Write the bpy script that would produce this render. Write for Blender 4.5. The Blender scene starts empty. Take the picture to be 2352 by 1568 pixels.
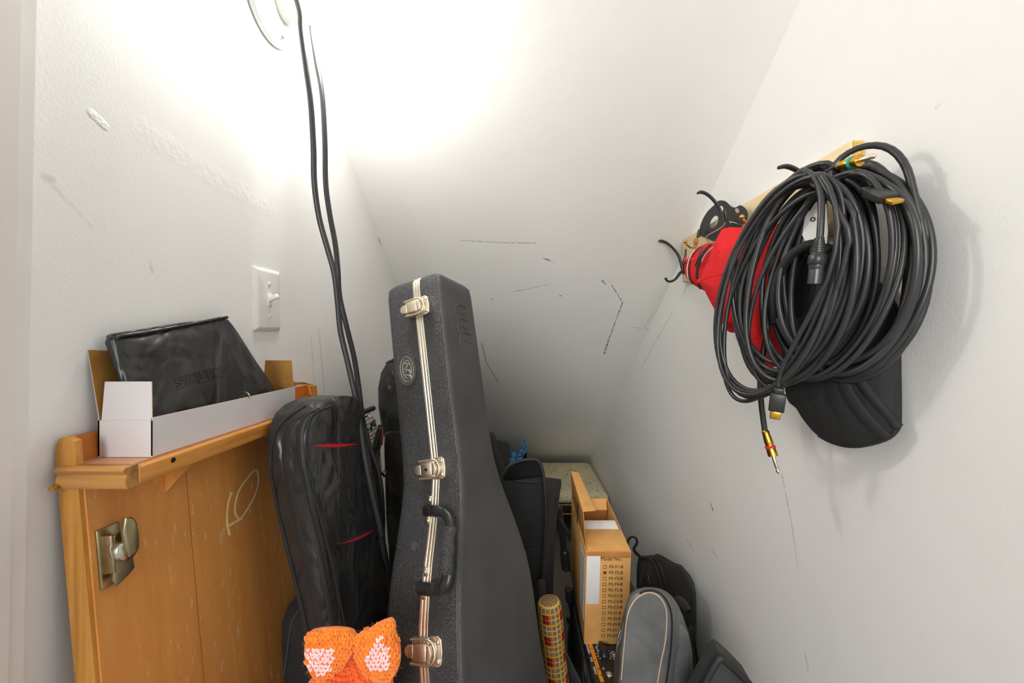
import bpy, bmesh, math, random
from mathutils import Vector, Matrix
from mathutils.bvhtree import BVHTree

V = Vector
# ------------------------------------------------------------------ camera, light, exposure
F, CX, CY, H = 860.0, 1188.0, 777.0, 1.25          # focal length and principal point in pixels, eye height in metres
WL, WR = -0.47, 0.5856                             # left and right wall planes
SL, CZ = 0.738, 2.52                               # sloped ceiling: z = CZ - SL*y
S = bpy.context.scene
COL = S.collection
cd = bpy.data.cameras.new('camera'); cam = bpy.data.objects.new('camera', cd); COL.objects.link(cam)
cam.location = (0, 0, H); cam.rotation_euler = (math.pi/2, 0, 0)
cd.sensor_width = 36; cd.lens = F/2352*36; cd.clip_start = 0.01
cd.shift_x = -(CX-1176)/2352; cd.shift_y = -(784-CY)/2352
S.camera = cam
w = bpy.data.worlds.new('world'); S.world = w; w.use_nodes = True
bg = w.node_tree.nodes['Background']; bg.inputs[0].default_value = (0.985, 0.99, 1.0, 1); bg.inputs[1].default_value = 0.5
BULB = 130.0
ld_ = bpy.data.lights.new('added_fill_light', 'AREA'); ld_.shape = 'RECTANGLE'; ld_.size = 1.5; ld_.size_y = 1.3; ld_.energy = 66; ld_.color = (1, .995, .985)
lo_ = bpy.data.objects.new('added_fill_light', ld_); COL.objects.link(lo_)      # fill light added behind the camera to even out the brightness
lo_.location = (-.55, -2.3, 1.9); lo_.rotation_euler = (V((.35, 1.2, .9))-lo_.location).to_track_quat('-Z', 'Y').to_euler()
vs = S.view_settings; vs.view_transform = 'Standard'; vs.look = 'None'; vs.gamma = 1; vs.use_curve_mapping = False
vs.exposure = 0.2
random.seed(7)

# ------------------------------------------------------------------ pixel helpers (a pixel is only a direction)
def ray(px, py): return V(((px-CX)/F, 1.0, (CY-py)/F))
def P(px, py, Y): return V((0, 0, H)) + ray(px, py)*Y
def PX(px, py, X): r = ray(px, py); return P(px, py, X/r.x)
def PC(px, py): r = ray(px, py); return P(px, py, (CZ-H)/(r.z+SL))
def PN(px, py, n, c):                              # on the plane n.p = c with p measured from the eye
    r = ray(px, py); return V((0, 0, H)) + r*(c/n.dot(r))
def wl(x, y, z): return V((x, y, H+z))             # z measured from the eye

# ------------------------------------------------------------------ materials
def lin(c):
    if isinstance(c, (int, float)): c = (c, c, c)
    return tuple(((v/255)/12.92 if v/255 <= .04045 else ((v/255+.055)/1.055)**2.4) for v in c)+(1,)
class NT:
    def __init__(s, m): s.t = m.node_tree; s.n = s.t.nodes; s.l = s.t.links
    def add(s, typ, **kw):
        n = s.n.new(typ)
        for k, v in kw.items(): setattr(n, k, v)
        return n
    def math(s, op, a, b=None, c=None):
        n = s.add('ShaderNodeMath', operation=op)
        for i, v in enumerate((a, b, c)):
            if v is None: continue
            if hasattr(v, 'links'): s.l.new(v, n.inputs[i])
            else: n.inputs[i].default_value = v
        return n.outputs[0]
    def vec(s, op, a, b=None):
        n = s.add('ShaderNodeVectorMath', operation=op)
        for i, v in enumerate((a, b)):
            if v is None: continue
            if hasattr(v, 'links'): s.l.new(v, n.inputs[i])
            else: n.inputs[i].default_value = v
        return n
    def mix(s, f, a, b, mode='MIX'):
        n = s.add('ShaderNodeMix', data_type='RGBA', blend_type=mode)
        for k, v in ((0, f), (6, a), (7, b)):
            if hasattr(v, 'links'): s.l.new(v, n.inputs[k])
            else: n.inputs[k].default_value = v
        return n.outputs[2]
    def ramp(s, f, stops):
        n = s.add('ShaderNodeValToRGB'); s.l.new(f, n.inputs[0]); e = n.color_ramp.elements
        while len(e) < len(stops): e.new(.5)
        for x, (p, c) in zip(e, stops): x.position = p; x.color = c if len(c) == 4 else tuple(c)+(1,)
        return n.outputs[0]
    def noise(s, co, scale, detail=3, rough=.5, dist=0):
        n = s.add('ShaderNodeTexNoise'); s.l.new(co, n.inputs['Vector'])
        n.inputs['Scale'].default_value = scale; n.inputs['Detail'].default_value = detail
        n.inputs['Roughness'].default_value = rough; n.inputs['Distortion'].default_value = dist
        return n.outputs[0]
    def scale(s, co, xyz):
        n = s.add('ShaderNodeMapping'); s.l.new(co, n.inputs[0]); n.inputs['Scale'].default_value = xyz; return n.outputs[0]
    def bump(s, h, strength, dist=.002, prev=None):
        n = s.add('ShaderNodeBump'); n.inputs['Strength'].default_value = strength; n.inputs['Distance'].default_value = dist
        s.l.new(h, n.inputs['Height'])
        if prev: s.l.new(prev, n.inputs['Normal'])
        return n.outputs[0]
def base_mat(name, col, rough=.5, metal=0, spec=.5):
    m = bpy.data.materials.new(name); m.use_nodes = True
    b = m.node_tree.nodes['Principled BSDF']
    b.inputs['Base Color'].default_value = lin(col); b.inputs['Roughness'].default_value = rough
    b.inputs['Metallic'].default_value = metal; b.inputs['Specular IOR Level'].default_value = spec
    nt = NT(m); tc = nt.add('ShaderNodeTexCoord'); return m, b, nt, tc.outputs['Object'], tc
def mat(name, col, rough=.5, metal=0, spec=.5, var=.12, vscale=18, bs=0, bscale=200, bdist=.001, wr=0, wscale=14, sheen=0):
    """plain procedural material: colour variation, fine grain bump and soft wrinkles"""
    m, b, nt, co, tc = base_mat(name, col, rough, metal, spec)
    n = nt.noise(co, vscale, 4)
    c = lin(col); lo = tuple(v*(1-var) for v in c[:3])+(1,); hi = tuple(min(1, v*(1+var)) for v in c[:3])+(1,)
    nt.l.new(nt.ramp(n, [(.3, lo), (.7, hi)]), b.inputs['Base Color'])
    nrm = None
    if wr: nrm = nt.bump(nt.noise(nt.scale(co, (1, 1, .55)), wscale, 2, .45, .6), wr, .02)
    if bs: nrm = nt.bump(nt.noise(co, bscale, 2), bs, bdist, nrm)
    if nrm: nt.l.new(nrm, b.inputs['Normal'])
    if sheen: b.inputs['Sheen Weight'].default_value = sheen
    return m
def wood(name, dark, light, axis, rough=.45, scale=60, worn=None):
    m, b, nt, co, tc = base_mat(name, light, rough)
    st = [scale, scale, scale]; st[axis] = scale*.06
    g = nt.noise(nt.scale(co, tuple(st)), 1, 6, .65, .4)
    big = nt.noise(nt.scale(co, tuple(x*.2 for x in st)), 1, 3)
    c = nt.ramp(g, [(.32, lin(dark)), (.62, lin(light))])
    c = nt.mix(.35, c, nt.ramp(big, [(.35, lin(dark)), (.65, lin(light))]))
    if worn:
        sc = nt.noise(nt.scale(co, (45, 45, 9)), 3, 5, .75)
        c = nt.mix(nt.ramp(sc, [(.60, (0, 0, 0)), (.70, (.85, .85, .85))]), c, lin(worn))
    nt.l.new(c, b.inputs['Base Color']); nt.l.new(nt.bump(g, .25, .0006), b.inputs['Normal'])
    return m
def scuffs(nt, co, segs):
    """mask of thin marks: distance from the point to each 3-D segment, broken up by noise"""
    tot = None
    br = nt.noise(co, 90, 3)
    for A, B, wd, st in segs:
        ab = B-A; L = max(ab.length, 1e-4); d = ab/L
        pa = nt.vec('SUBTRACT', co, A).outputs[0]
        t = nt.vec('DOT_PRODUCT', pa, d).outputs[1]
        t = nt.math('MINIMUM', nt.math('MAXIMUM', t, 0.0), L)
        sc = nt.add('ShaderNodeVectorMath', operation='SCALE'); sc.inputs[0].default_value = d; nt.l.new(t, sc.inputs[3])
        dist = nt.vec('LENGTH', nt.vec('SUBTRACT', pa, sc.outputs[0]).outputs[0]).outputs[1]
        mr = nt.add('ShaderNodeMapRange'); nt.l.new(dist, mr.inputs[0])
        mr.inputs[1].default_value = wd*.4; mr.inputs[2].default_value = wd; mr.inputs[3].default_value = st; mr.inputs[4].default_value = 0
        tot = mr.outputs[0] if tot is None else nt.math('MAXIMUM', tot, mr.outputs[0])
    k = nt.ramp(br, [(.35, (.25, .25, .25)), (.6, (1, 1, 1))])
    return nt.math('MULTIPLY', tot, k)
def paint(name, col, segs, dents=(), dark=(70, 68, 66)):
    m, b, nt, co, tc = base_mat(name, col, .55, 0, .35)
    n = nt.noise(co, 2.2, 4, .6); c = lin(col)
    base = nt.ramp(n, [(.3, tuple(v*.955 for v in c[:3])), (.7, c)])
    if segs: base = nt.mix(scuffs(nt, co, segs), base, lin(dark))
    nt.l.new(base, b.inputs['Base Color'])
    h = nt.bump(nt.noise(co, 7, 3), .12, .01)
    h = nt.bump(nt.noise(co, 260, 3, .6), .22, .0012, h)
    if dents: h = nt.bump(scuffs(nt, co, dents), .5, .004, h)
    nt.l.new(h, b.inputs['Normal'])
    return m

# ------------------------------------------------------------------ object plumbing
ORG, GEO = {}, {}
def tag(o, label, cat, group=None):
    o['label'] = label; o['category'] = cat
    if group: o['group'] = group
    return o
def thing(name, loc, label, cat, group=None):
    o = bpy.data.objects.new(name, None); COL.objects.link(o); o.location = loc; o.empty_display_size = .05
    ORG[o] = V(loc); return tag(o, label, cat, group)
def mk(name, verts, faces, m, parent=None, smooth=True, origin=None, uvs=None, mats=None, fmat=None):
    verts = [V(v) for v in verts]
    if parent is not None: o0 = ORG[parent]
    elif origin is not None: o0 = V(origin)
    else:
        lo = [min(v[i] for v in verts) for i in range(3)]; hi = [max(v[i] for v in verts) for i in range(3)]
        o0 = V(((lo[0]+hi[0])/2, (lo[1]+hi[1])/2, lo[2]))
    me = bpy.data.meshes.new(name); me.from_pydata([v-o0 for v in verts], [], faces)
    bm = bmesh.new(); bm.from_mesh(me); bmesh.ops.recalc_face_normals(bm, faces=bm.faces); bm.to_mesh(me); bm.free()
    for q in (mats or [m]): me.materials.append(q)
    if fmat:
        for p, k in zip(me.polygons, fmat): p.material_index = k
    if uvs:
        ul = me.uv_layers.new(name='UVMap')
        for lp in me.loops: ul.data[lp.index].uv = uvs[lp.vertex_index]
    if smooth:
        me.shade_smooth()
        try: me.set_sharp_from_angle(angle=math.radians(50))
        except Exception: pass
    o = bpy.data.objects.new(name, me); COL.objects.link(o)
    if parent is not None: o.parent = parent
    else: o.location = o0
    ORG[o] = o0; GEO[o] = (verts, faces)
    return o
def stuff(o): o['kind'] = 'stuff'; return o
def struct(o): o['kind'] = 'structure'; return o
class MB:
    """collects several shells into one mesh (one part)"""
    def __init__(s): s.v = []; s.f = []; s.fm = []
    def add(s, vf, k=0):
        v, f = vf; n = len(s.v); s.v += [V(x) for x in v]; s.f += [tuple(i+n for i in q) for q in f]; s.fm += [k]*len(f); return s
    def obj(s, name, m, parent=None, smooth=True, mats=None, **kw):
        return mk(name, s.v, s.f, m, parent, smooth, mats=mats, fmat=s.fm if mats else None, **kw)

def box_vf(c, sx, sy, sz, ax=None, bev=0, seg=2):
    """bevelled box; ax = 3 axis vectors"""
    bm = bmesh.new(); bmesh.ops.create_cube(bm, size=1)
    for v in bm.verts: v.co = V((v.co.x*sx, v.co.y*sy, v.co.z*sz))
    if bev: bmesh.ops.bevel(bm, geom=bm.edges[:], offset=bev, segments=seg, affect='EDGES', profile=.5)
    bm.verts.index_update()
    if ax is None: ax = (V((1, 0, 0)), V((0, 1, 0)), V((0, 0, 1)))
    c = V(c)
    vs_ = [c+ax[0]*v.co.x+ax[1]*v.co.y+ax[2]*v.co.z for v in bm.verts]; fs = [tuple(v.index for v in f.verts) for f in bm.faces]
    bm.free(); return vs_, fs
def bx(x0, x1, y0, y1, z0, z1, bev=0, seg=2): return box_vf(((x0+x1)/2, (y0+y1)/2, (z0+z1)/2), x1-x0, y1-y0, z1-z0, None, bev, seg)
def smooth_path(pts, n=6, closed=False):
    pts = [V(p) for p in pts]; out = []; m = len(pts)
    rng = range(m) if closed else range(m-1)
    for i in rng:
        if closed: a, b, c, d = pts[(i-1) % m], pts[i], pts[(i+1) % m], pts[(i+2) % m]
        else: a, b, c, d = pts[max(i-1, 0)], pts[i], pts[i+1], pts[min(i+2, m-1)]
        for k in range(n):
            t = k/n
            out.append(.5*((2*b)+(c-a)*t+(2*a-5*b+4*c-d)*t*t+(3*b-a-3*c+d)*t*t*t))
    if not closed: out.append(pts[-1])
    return out
def frames(pts, closed=False, up=None):
    n = len(pts); T = []
    for i in range(n):
        a = pts[(i-1) % n] if closed or i > 0 else pts[i]; b = pts[(i+1) % n] if closed or i < n-1 else pts[i]
        t = b-a; T.append(t.normalized() if t.length > 1e-9 else (T[-1] if T else V((0, 0, 1))))
    u = up or (V((0, 0, 1)) if abs(T[0].z) < .9 else V((1, 0, 0)))
    N = []
    for i in range(n):
        u = u-T[i]*u.dot(T[i])
        if u.length < 1e-6: u = T[i].orthogonal()
        u = u.normalized(); N.append(u)
    return T, N
def tube_vf(pts, r, seg=8, closed=False, normals=None, flat=1.0, caps=True):
    """r: radius or list; normals + flat give a flattened strap (flat = thickness / width)"""
    n = len(pts); T, N = frames(pts, closed)
    if normals:
        N = []
        for t, q in zip(T, normals): q = q-t*q.dot(t); N.append(q.normalized())
    vs_, fs, uv = [], [], []
    L = 0
    for i in range(n):
        if i: L += (pts[i]-pts[i-1]).length
        rr = r[i] if isinstance(r, (list, tuple)) else r
        B = T[i].cross(N[i])
        for k in range(seg):
            a = 2*math.pi*k/seg
            vs_.append(pts[i]+B*math.cos(a)*rr+N[i]*math.sin(a)*rr*flat); uv.append((k/seg, L))
    m = n if closed else n-1
    for i in range(m):
        j = (i+1) % n
        for k in range(seg):
            k2 = (k+1) % seg; fs.append((i*seg+k, i*seg+k2, j*seg+k2, j*seg+k))
    if not closed and caps:
        fs.append(tuple(range(seg-1, -1, -1))); fs.append(tuple((n-1)*seg+k for k in range(seg)))
    tube_vf.uv = uv
    return vs_, fs
def tube(name, pts, r, m, parent=None, seg=8, n=6, closed=False, **kw):
    p = smooth_path(pts, n, closed) if n > 1 else [V(q) for q in pts]
    if isinstance(r, (list, tuple)):
        k = len(r); L = len(p); r = [r[min(int(i/(L-1)*(k-1)), k-2)]*(1-((i/(L-1)*(k-1))-min(int(i/(L-1)*(k-1)), k-2)))+r[min(int(i/(L-1)*(k-1)), k-2)+1]*((i/(L-1)*(k-1))-min(int(i/(L-1)*(k-1)), k-2)) for i in range(L)]
    return mk(name, *tube_vf(p, r, seg, closed, **kw), m, parent)
def lathe_vf(prof, c, axis, seg=24):
    """prof = [(radius, height along axis)]"""
    c = V(c); ax = V(axis).normalized(); u = ax.orthogonal().normalized(); v = ax.cross(u)
    vs_, fs = [], []
    for r, h in prof:
        for k in range(seg):
            a = 2*math.pi*k/seg; vs_.append(c+ax*h+(u*math.cos(a)+v*math.sin(a))*max(r, 1e-5))
    for i in range(len(prof)-1):
        for k in range(seg):
            k2 = (k+1) % seg; fs.append((i*seg+k, i*seg+k2, (i+1)*seg+k2, (i+1)*seg+k))
    fs.append(tuple(range(seg))[::-1]); fs.append(tuple((len(prof)-1)*seg+k for k in range(seg)))
    return vs_, fs
def lathe(name, prof, c, axis, m, parent=None, seg=24): return mk(name, *lathe_vf(prof, c, axis, seg), m, parent)
def ring4(cs, r, k=4):
    """closed ring through 4 (or more) corner points, each rounded with radius r (or list)"""
    n = len(cs); out = []
    for i in range(n):
        a, b, c = cs[i-1], cs[i], cs[(i+1) % n]; rr = r[i] if isinstance(r, (list, tuple)) else r
        d1, d2 = a-b, c-b; rr1 = min(rr, d1.length*.48); rr2 = min(rr, d2.length*.48)
        p, q = b+d1.normalized()*rr1, b+d2.normalized()*rr2
        for j in range(k+1):
            t = j/k; out.append(p*(1-t)**2+b*2*t*(1-t)+q*t*t)
    return out
def subdiv_ring(ring, mx):
    out = []
    for a, b in zip(ring, ring[1:]+ring[:1]):
        n = max(1, int((b-a).length/mx))
        for i in range(n): out.append(a.lerp(b, i/n))
    return out
def loft_vf(rings, cap0=True, cap1=True):
    n = len(rings[0]); vs_ = [p for r in rings for p in r]; fs = []
    for i in range(len(rings)-1):
        for k in range(n):
            k2 = (k+1) % n; fs.append((i*n+k, i*n+k2, (i+1)*n+k2, (i+1)*n+k))
    if cap0: fs.append(tuple(range(n))[::-1])
    if cap1: fs.append(tuple((len(rings)-1)*n+k for k in range(n)))
    return vs_, fs
def poly_offset(pts, n, d):
    """offset a planar closed polygon inward by d (n = plane normal, polygon counter-clockwise seen from n)"""
    out = []; m = len(pts)
    for i in range(m):
        a, b, c = pts[i-1], pts[i], pts[(i+1) % m]
        e1, e2 = (b-a).normalized(), (c-b).normalized(); n1, n2 = n.cross(e1), n.cross(e2)
        q = n1+n2
        if q.length < 1e-6: q = n1
        q = q.normalized(); out.append(b+q*d/max(.45, q.dot(n1)))
    return out
def orient(pts, n):
    s_ = V((0, 0, 0))
    for a, b in zip(pts, pts[1:]+pts[:1]): s_ += a.cross(b)
    return pts if s_.dot(n) > 0 else pts[::-1]
def slab_vf(pts, n, thick, rnd=.004, bulge=0, rings=4, dense=None):
    """planar outline -> body with real thickness, rounded rims and an optionally domed front.
       n points to the viewer side; the outline is the widest section"""
    n = n.normalized(); pts = orient([V(p) for p in pts], n)
    R = []
    rr = min(rnd, thick*.49)
    for j in range(3, -1, -1):
        a = math.pi/2*j/3; R.append([p-n*(thick-rr+math.sin(a)*rr) for p in poly_offset(pts, n, (1-math.cos(a))*rr)])
    for j in range(0, 4):
        a = math.pi/2*j/3; R.append([p-n*(rr-math.sin(a)*rr) for p in poly_offset(pts, n, (1-math.cos(a))*rr)])
    vs_, fs = loft_vf(R, True, bulge == 0)
    if bulge:
        c = sum(R[-1], V((0, 0, 0)))/len(pts); m = len(pts); last = len(vs_)-m
        for j in range(1, rings+1):
            s_ = 1-j/(rings+1); st = len(vs_)
            vs_ += [c+(p-c)*s_+n*bulge*math.sqrt(1-s_*s_) for p in R[-1]]
            for k in range(m): fs.append((last+k, last+(k+1) % m, st+(k+1) % m, st+k))
            last = st
        vs_.append(c+n*bulge); t = len(vs_)-1
        for k in range(m): fs.append((last+k, last+(k+1) % m, t))
    return vs_, fs
def holed_vf(outer, holes, n, thick):
    """flat plate with holes"""
    n = n.normalized(); bm = bmesh.new()
    for loop in [outer]+holes:
        vv = [bm.verts.new(p) for p in loop]
        for a, b in zip(vv, vv[1:]+vv[:1]): bm.edges.new((a, b))
    bmesh.ops.triangle_fill(bm, use_beauty=True, edges=bm.edges[:])
    ext = bmesh.ops.extrude_face_region(bm, geom=bm.faces[:])
    for v in [g for g in ext['geom'] if isinstance(g, bmesh.types.BMVert)]: v.co -= n*thick
    bm.verts.index_update(); vs_ = [v.co.copy() for v in bm.verts]; fs = [tuple(v.index for v in f.verts) for f in bm.faces]
    bm.free(); return vs_, fs
def bvh(*objs):
    vs_, fs = [], []
    for o in objs:
        v, f = GEO[o]; k = len(vs_); vs_ += v; fs += [tuple(i+k for i in q) for q in f]
    return BVHTree.FromPolygons(vs_, fs)
def hit(t, px, py, off=0):
    r = ray(px, py).normalized(); loc, nr, i, d = t.ray_cast(V((0, 0, H)), r)
    if loc is None: return None, None
    if nr.dot(r) > 0: nr = -nr
    return loc+nr*off, nr
def drape(t, pix, off=.001, n=5):
    """pixel polyline -> points lying on a built surface"""
    pts = smooth_path([V((a, b, 0)) for a, b in pix], n) if n > 1 else [V((a, b, 0)) for a, b in pix]
    A, N = [], []
    for p in pts:
        q, nr = hit(t, p.x, p.y, off)
        if q is None: continue
        if A and ((q-A[-1]).length < 1e-5 or (q-A[-1]).length > .12): continue
        A.append(q); N.append(nr)
    return A, N
def strap(name, t, pix, width, thick, m, parent, off=.001, n=5, seg=8):
    A, N = drape(t, pix, off, n)
    if len(A) < 2: return None
    # smooth the normals so that the strap does not twist
    N2 = [sum(N[max(0, i-2):i+3], V((0, 0, 0))).normalized() for i in range(len(N))]
    return mk(name, *tube_vf(A, width/2, seg, False, N2, thick/width), m, parent)
def patch(name, t, pix, m, parent, off=.001, dense=8):
    """small polygon laid on a surface"""
    pts = []
    for a, b in zip(pix, pix[1:]+pix[:1]):
        k = max(1, int(math.hypot(b[0]-a[0], b[1]-a[1])/dense))
        for i in range(k): pts.append((a[0]+(b[0]-a[0])*i/k, a[1]+(b[1]-a[1])*i/k))
    cx = sum(p[0] for p in pts)/len(pts); cy = sum(p[1] for p in pts)/len(pts)
    vs_, fs = [], []; n = len(pts)
    for s_ in (1, .66, .33):
        for p in pts:
            q, nr = hit(t, cx+(p[0]-cx)*s_, cy+(p[1]-cy)*s_, off)
            if q is None: return None
            vs_.append(q)
    q, nr = hit(t, cx, cy, off); vs_.append(q)
    for j in range(2):
        for k in range(n): fs.append((j*n+k, j*n+(k+1) % n, (j+1)*n+(k+1) % n, (j+1)*n+k))
    for k in range(n): fs.append((2*n+k, 2*n+(k+1) % n, 3*n))
    top = len(vs_); nn = -ray(cx, cy).normalized()
    vs_ += [v-q2 for v, q2 in zip(vs_[:n], [(-nn)*-off*1.2]*n)]
    for k in range(n): fs.append((k, top+k, top+(k+1) % n, (k+1) % n))
    return mk(name, vs_, fs, m, parent)
def text(name, body, o, u, v, size, m, parent, ext=.0003, align='LEFT', squeeze=1):
    """lettering lying on the plane through o spanned by u (reading direction) and v (up)"""
    c = bpy.data.curves.new(name, 'FONT'); c.body = body; c.size = size; c.extrude = ext; c.align_x = align; c.resolution_u = 3
    t = bpy.data.objects.new(name, c); COL.objects.link(t)
    dg = bpy.context.evaluated_depsgraph_get(); me = bpy.data.meshes.new_from_object(t.evaluated_get(dg))
    vs_ = [q.co.copy() for q in me.vertices]; fs = [tuple(p.vertices) for p in me.polygons]
    bpy.data.objects.remove(t); bpy.data.curves.remove(c); bpy.data.meshes.remove(me)
    u = u.normalized(); v = v.normalized(); n = u.cross(v)
    return mk(name, [o+u*q.x*squeeze+v*q.y+n*q.z for q in vs_], fs, m, parent, False)

# ------------------------------------------------------------------ material library
M = {}
M['black_vinyl'] = mat('black_vinyl', 42, .32, 0, .5, .2, 20, .15, 260, .0008, .9, 22)
M['black_nylon'] = mat('black_nylon', 30, .72, 0, .4, .15, 25, .35, 700, .0006, .45, 16, .05)
M['black_rubber'] = mat('black_rubber', 46, .36, 0, .5, .1, 40)
M['black_plastic'] = mat('black_plastic', 40, .35, 0, .5, .08, 30)
M['black_matte'] = mat('black_matte', 22, .8, 0, .3, .1, 30, .2, 400)
M['zip_black'] = mat('zip_black', 30, .55, 0, .5, .2, 60, .5, 900, .0008)
M['grey_nylon'] = mat('grey_nylon', 102, .5, 0, .5, .22, 14, .25, 500, .0006, .6, 15)
M['grey_fabric'] = mat('grey_fabric', 62, .75, 0, .4, .15, 20, .5, 500, .001, .35, 16)
M['dark_panel'] = mat('dark_panel', (58, 58, 52), .8, 0, .3, .08, 12, .2, 300)
M['red'] = mat('red', (212, 24, 28), .7, 0, .35, .1, 20, .35, 900, .0006, .6, 12)
M['red_slit'] = mat('red_slit', (196, 28, 44), .6, 0, .4, .1, 60)
M['white_plastic'] = mat('white_plastic', (232, 230, 224), .3, 0, .5, .03)
M['porcelain'] = mat('porcelain', (206, 206, 202), .18, 0, .6, .02)
M['chrome'] = mat('chrome', (205, 200, 188), .25, 1, .5, .08, 60)
M['nickel'] = mat('nickel', (232, 220, 198), .36, 1, .5, .1, 50)
M['alu'] = mat('alu', (232, 224, 208), .33, 1, .5, .06, 60, .15, 300)
M['brass'] = mat('brass', (222, 170, 84), .22, 1, .5, .12, 60)
M['gold'] = mat('gold', (214, 164, 66), .25, 1, .5, .15, 80)
M['bronze'] = mat('bronze', (176, 164, 128), .33, 1, .5, .18, 50)
M['teal'] = mat('teal', (10, 160, 160), .4)
M['white_card'] = mat('white_card', (216, 211, 211), .6, 0, .3, .03, 20)
M['kraft_dark'] = mat('kraft_dark', (158, 112, 48), .75, 0, .3, .16, 40, .2, 300)
M['kraft'] = mat('kraft', (224, 168, 98), .65, 0, .35, .07, 25, .15, 350)
M['kraft_in'] = mat('kraft_in', (196, 132, 70), .75, 0, .3, .1, 30)
M['paper'] = mat('paper', (236, 233, 228), .6, 0, .3, .03, 30)
M['ink'] = mat('ink', (70, 44, 26), .8, 0, .2, .2, 90)
M['black_ink'] = mat('black_ink', 22, .7)
M['white_ink'] = mat('white_ink', (226, 226, 220), .6)
M['orange_print'] = mat('orange_print', (240, 150, 30), .5, 0, .4, .08, 40)
M['oak'] = wood('oak', (158, 98, 30), (216, 156, 72), 2, .4, 70)
M['oak_long'] = wood('oak_long', (168, 104, 36), (216, 148, 68), 1, .4, 70)
M['oak_end'] = wood('oak_end', (120, 74, 26), (206, 150, 80), 0, .45, 90)
M['oak_rail'] = wood('oak_rail', (176, 98, 30), (206, 126, 46), 1, .4, 60)
M['ply'] = wood('ply', (212, 138, 64), (232, 164, 88), 2, .45, 30, (246, 212, 160))
M['ledge'] = wood('ledge', (206, 142, 100), (226, 176, 140), 1, .5, 40, (170, 104, 60))
M['pine'] = wood('pine', (214, 186, 140), (236, 214, 176), 1, .5, 40)
M['chip'] = mat('chip', (206, 166, 92), .8, 0, .3, .35, 300, .5, 500)
M['dark_wood'] = wood('dark_wood', (40, 24, 16), (66, 40, 24), 0, .35, 50)
M['yarn_orange'] = mat('yarn_orange', (255, 128, 14), .85, 0, .3, .2, 120, .6, 900, .001, 0, 0, .4)
M['yarn_deep'] = mat('yarn_deep', (250, 96, 8), .85, 0, .3, .2, 120, .6, 900, .001, 0, 0, .4)
M['yarn_pink'] = mat('yarn_pink', (248, 208, 210), .85, 0, .3, .08, 120, .6, 900, .001, 0, 0, .4)
def m_case(name, col, rough, strength, scale):
    m, b, nt, co, tc = base_mat(name, col, rough)
    v = nt.noise(co, scale, 3, .55, 1.2)
    nt.l.new(nt.bump(v, strength, .0034), b.inputs['Normal'])
    c = lin(col); n2 = nt.noise(co, 9, 4)
    nt.l.new(nt.ramp(n2, [(.3, tuple(x*.8 for x in c[:3])), (.75, tuple(x*1.3 for x in c[:3]))]), b.inputs['Base Color'])
    return m
M['case_side'] = m_case('case_side', 52, .28, 1.0, 300)
M['case_lid'] = m_case('case_lid', 66, .45, .5, 420)
def m_carpet():
    m, b, nt, co, tc = base_mat('carpet', (120, 110, 98), .95, 0, .1)
    v = nt.noise(co, 420, 3, .7)
    nt.l.new(nt.ramp(v, [(.32, lin((62, 56, 48))), (.5, lin((128, 118, 104))), (.7, lin((186, 176, 160)))]), b.inputs['Base Color'])
    nt.l.new(nt.bump(v, 1, .006), b.inputs['Normal']); return m
M['carpet'] = m_carpet()
def m_needle():
    m, b, nt, co, tc = base_mat('needlepoint', (216, 204, 166), .85, 0, .2)
    n = nt.noise(co, 24, 3, .6, 1.5)
    c = nt.ramp(n, [(.30, lin((96, 126, 70))), (.37, lin((214, 206, 160))), (.5, lin((244, 234, 204))), (.6, lin((240, 226, 184))), (.66, lin((226, 140, 112))), (.74, lin((160, 160, 112)))])
    vo = nt.add('ShaderNodeTexVoronoi', feature='F1', distance='MANHATTAN'); nt.l.new(nt.scale(co, (7, 7, 7)), vo.inputs['Vector'])
    sep = nt.add('ShaderNodeSeparateColor'); nt.l.new(vo.outputs['Color'], sep.inputs[0])
    c = nt.mix(nt.math('MULTIPLY', sep.outputs[0], .45), c, lin((224, 214, 170)))
    wv = nt.noise(co, 60, 2, .5, 2)
    c = nt.mix(nt.ramp(wv, [(.62, (0, 0, 0)), (.68, (.7, .7, .7))]), c, lin((110, 108, 66)))
    nt.l.new(c, b.inputs['Base Color']); nt.l.new(nt.bump(nt.noise(co, 500, 2), .5, .001), b.inputs['Normal']); return m
M['needlepoint'] = m_needle()
def m_blue():
    m, b, nt, co, tc = base_mat('blue_print', (92, 150, 206), .8, 0, .2)
    vo = nt.add('ShaderNodeTexVoronoi', feature='DISTANCE_TO_EDGE'); nt.l.new(co, vo.inputs['Vector']); vo.inputs['Scale'].default_value = 28
    nt.l.new(nt.ramp(vo.outputs['Distance'], [(.02, lin((34, 70, 120))), (.1, lin((100, 160, 214)))]), b.inputs['Base Color']); return m
M['blue_print'] = m_blue()
def m_net():
    m, b, nt, co, tc = base_mat('netting', (206, 204, 188), .7, 0, .3)
    vo = nt.add('ShaderNodeTexVoronoi', feature='DISTANCE_TO_EDGE'); nt.l.new(co, vo.inputs['Vector']); vo.inputs['Scale'].default_value = 105
    vo.inputs['Randomness'].default_value = .35
    nt.l.new(nt.ramp(vo.outputs['Distance'], [(.07, lin((48, 46, 40))), (.14, lin((214, 212, 196)))]), b.inputs['Base Color'])
    nt.l.new(nt.bump(vo.outputs['Distance'], .4, .002), b.inputs['Normal']); return m
M['netting'] = m_net()
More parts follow.
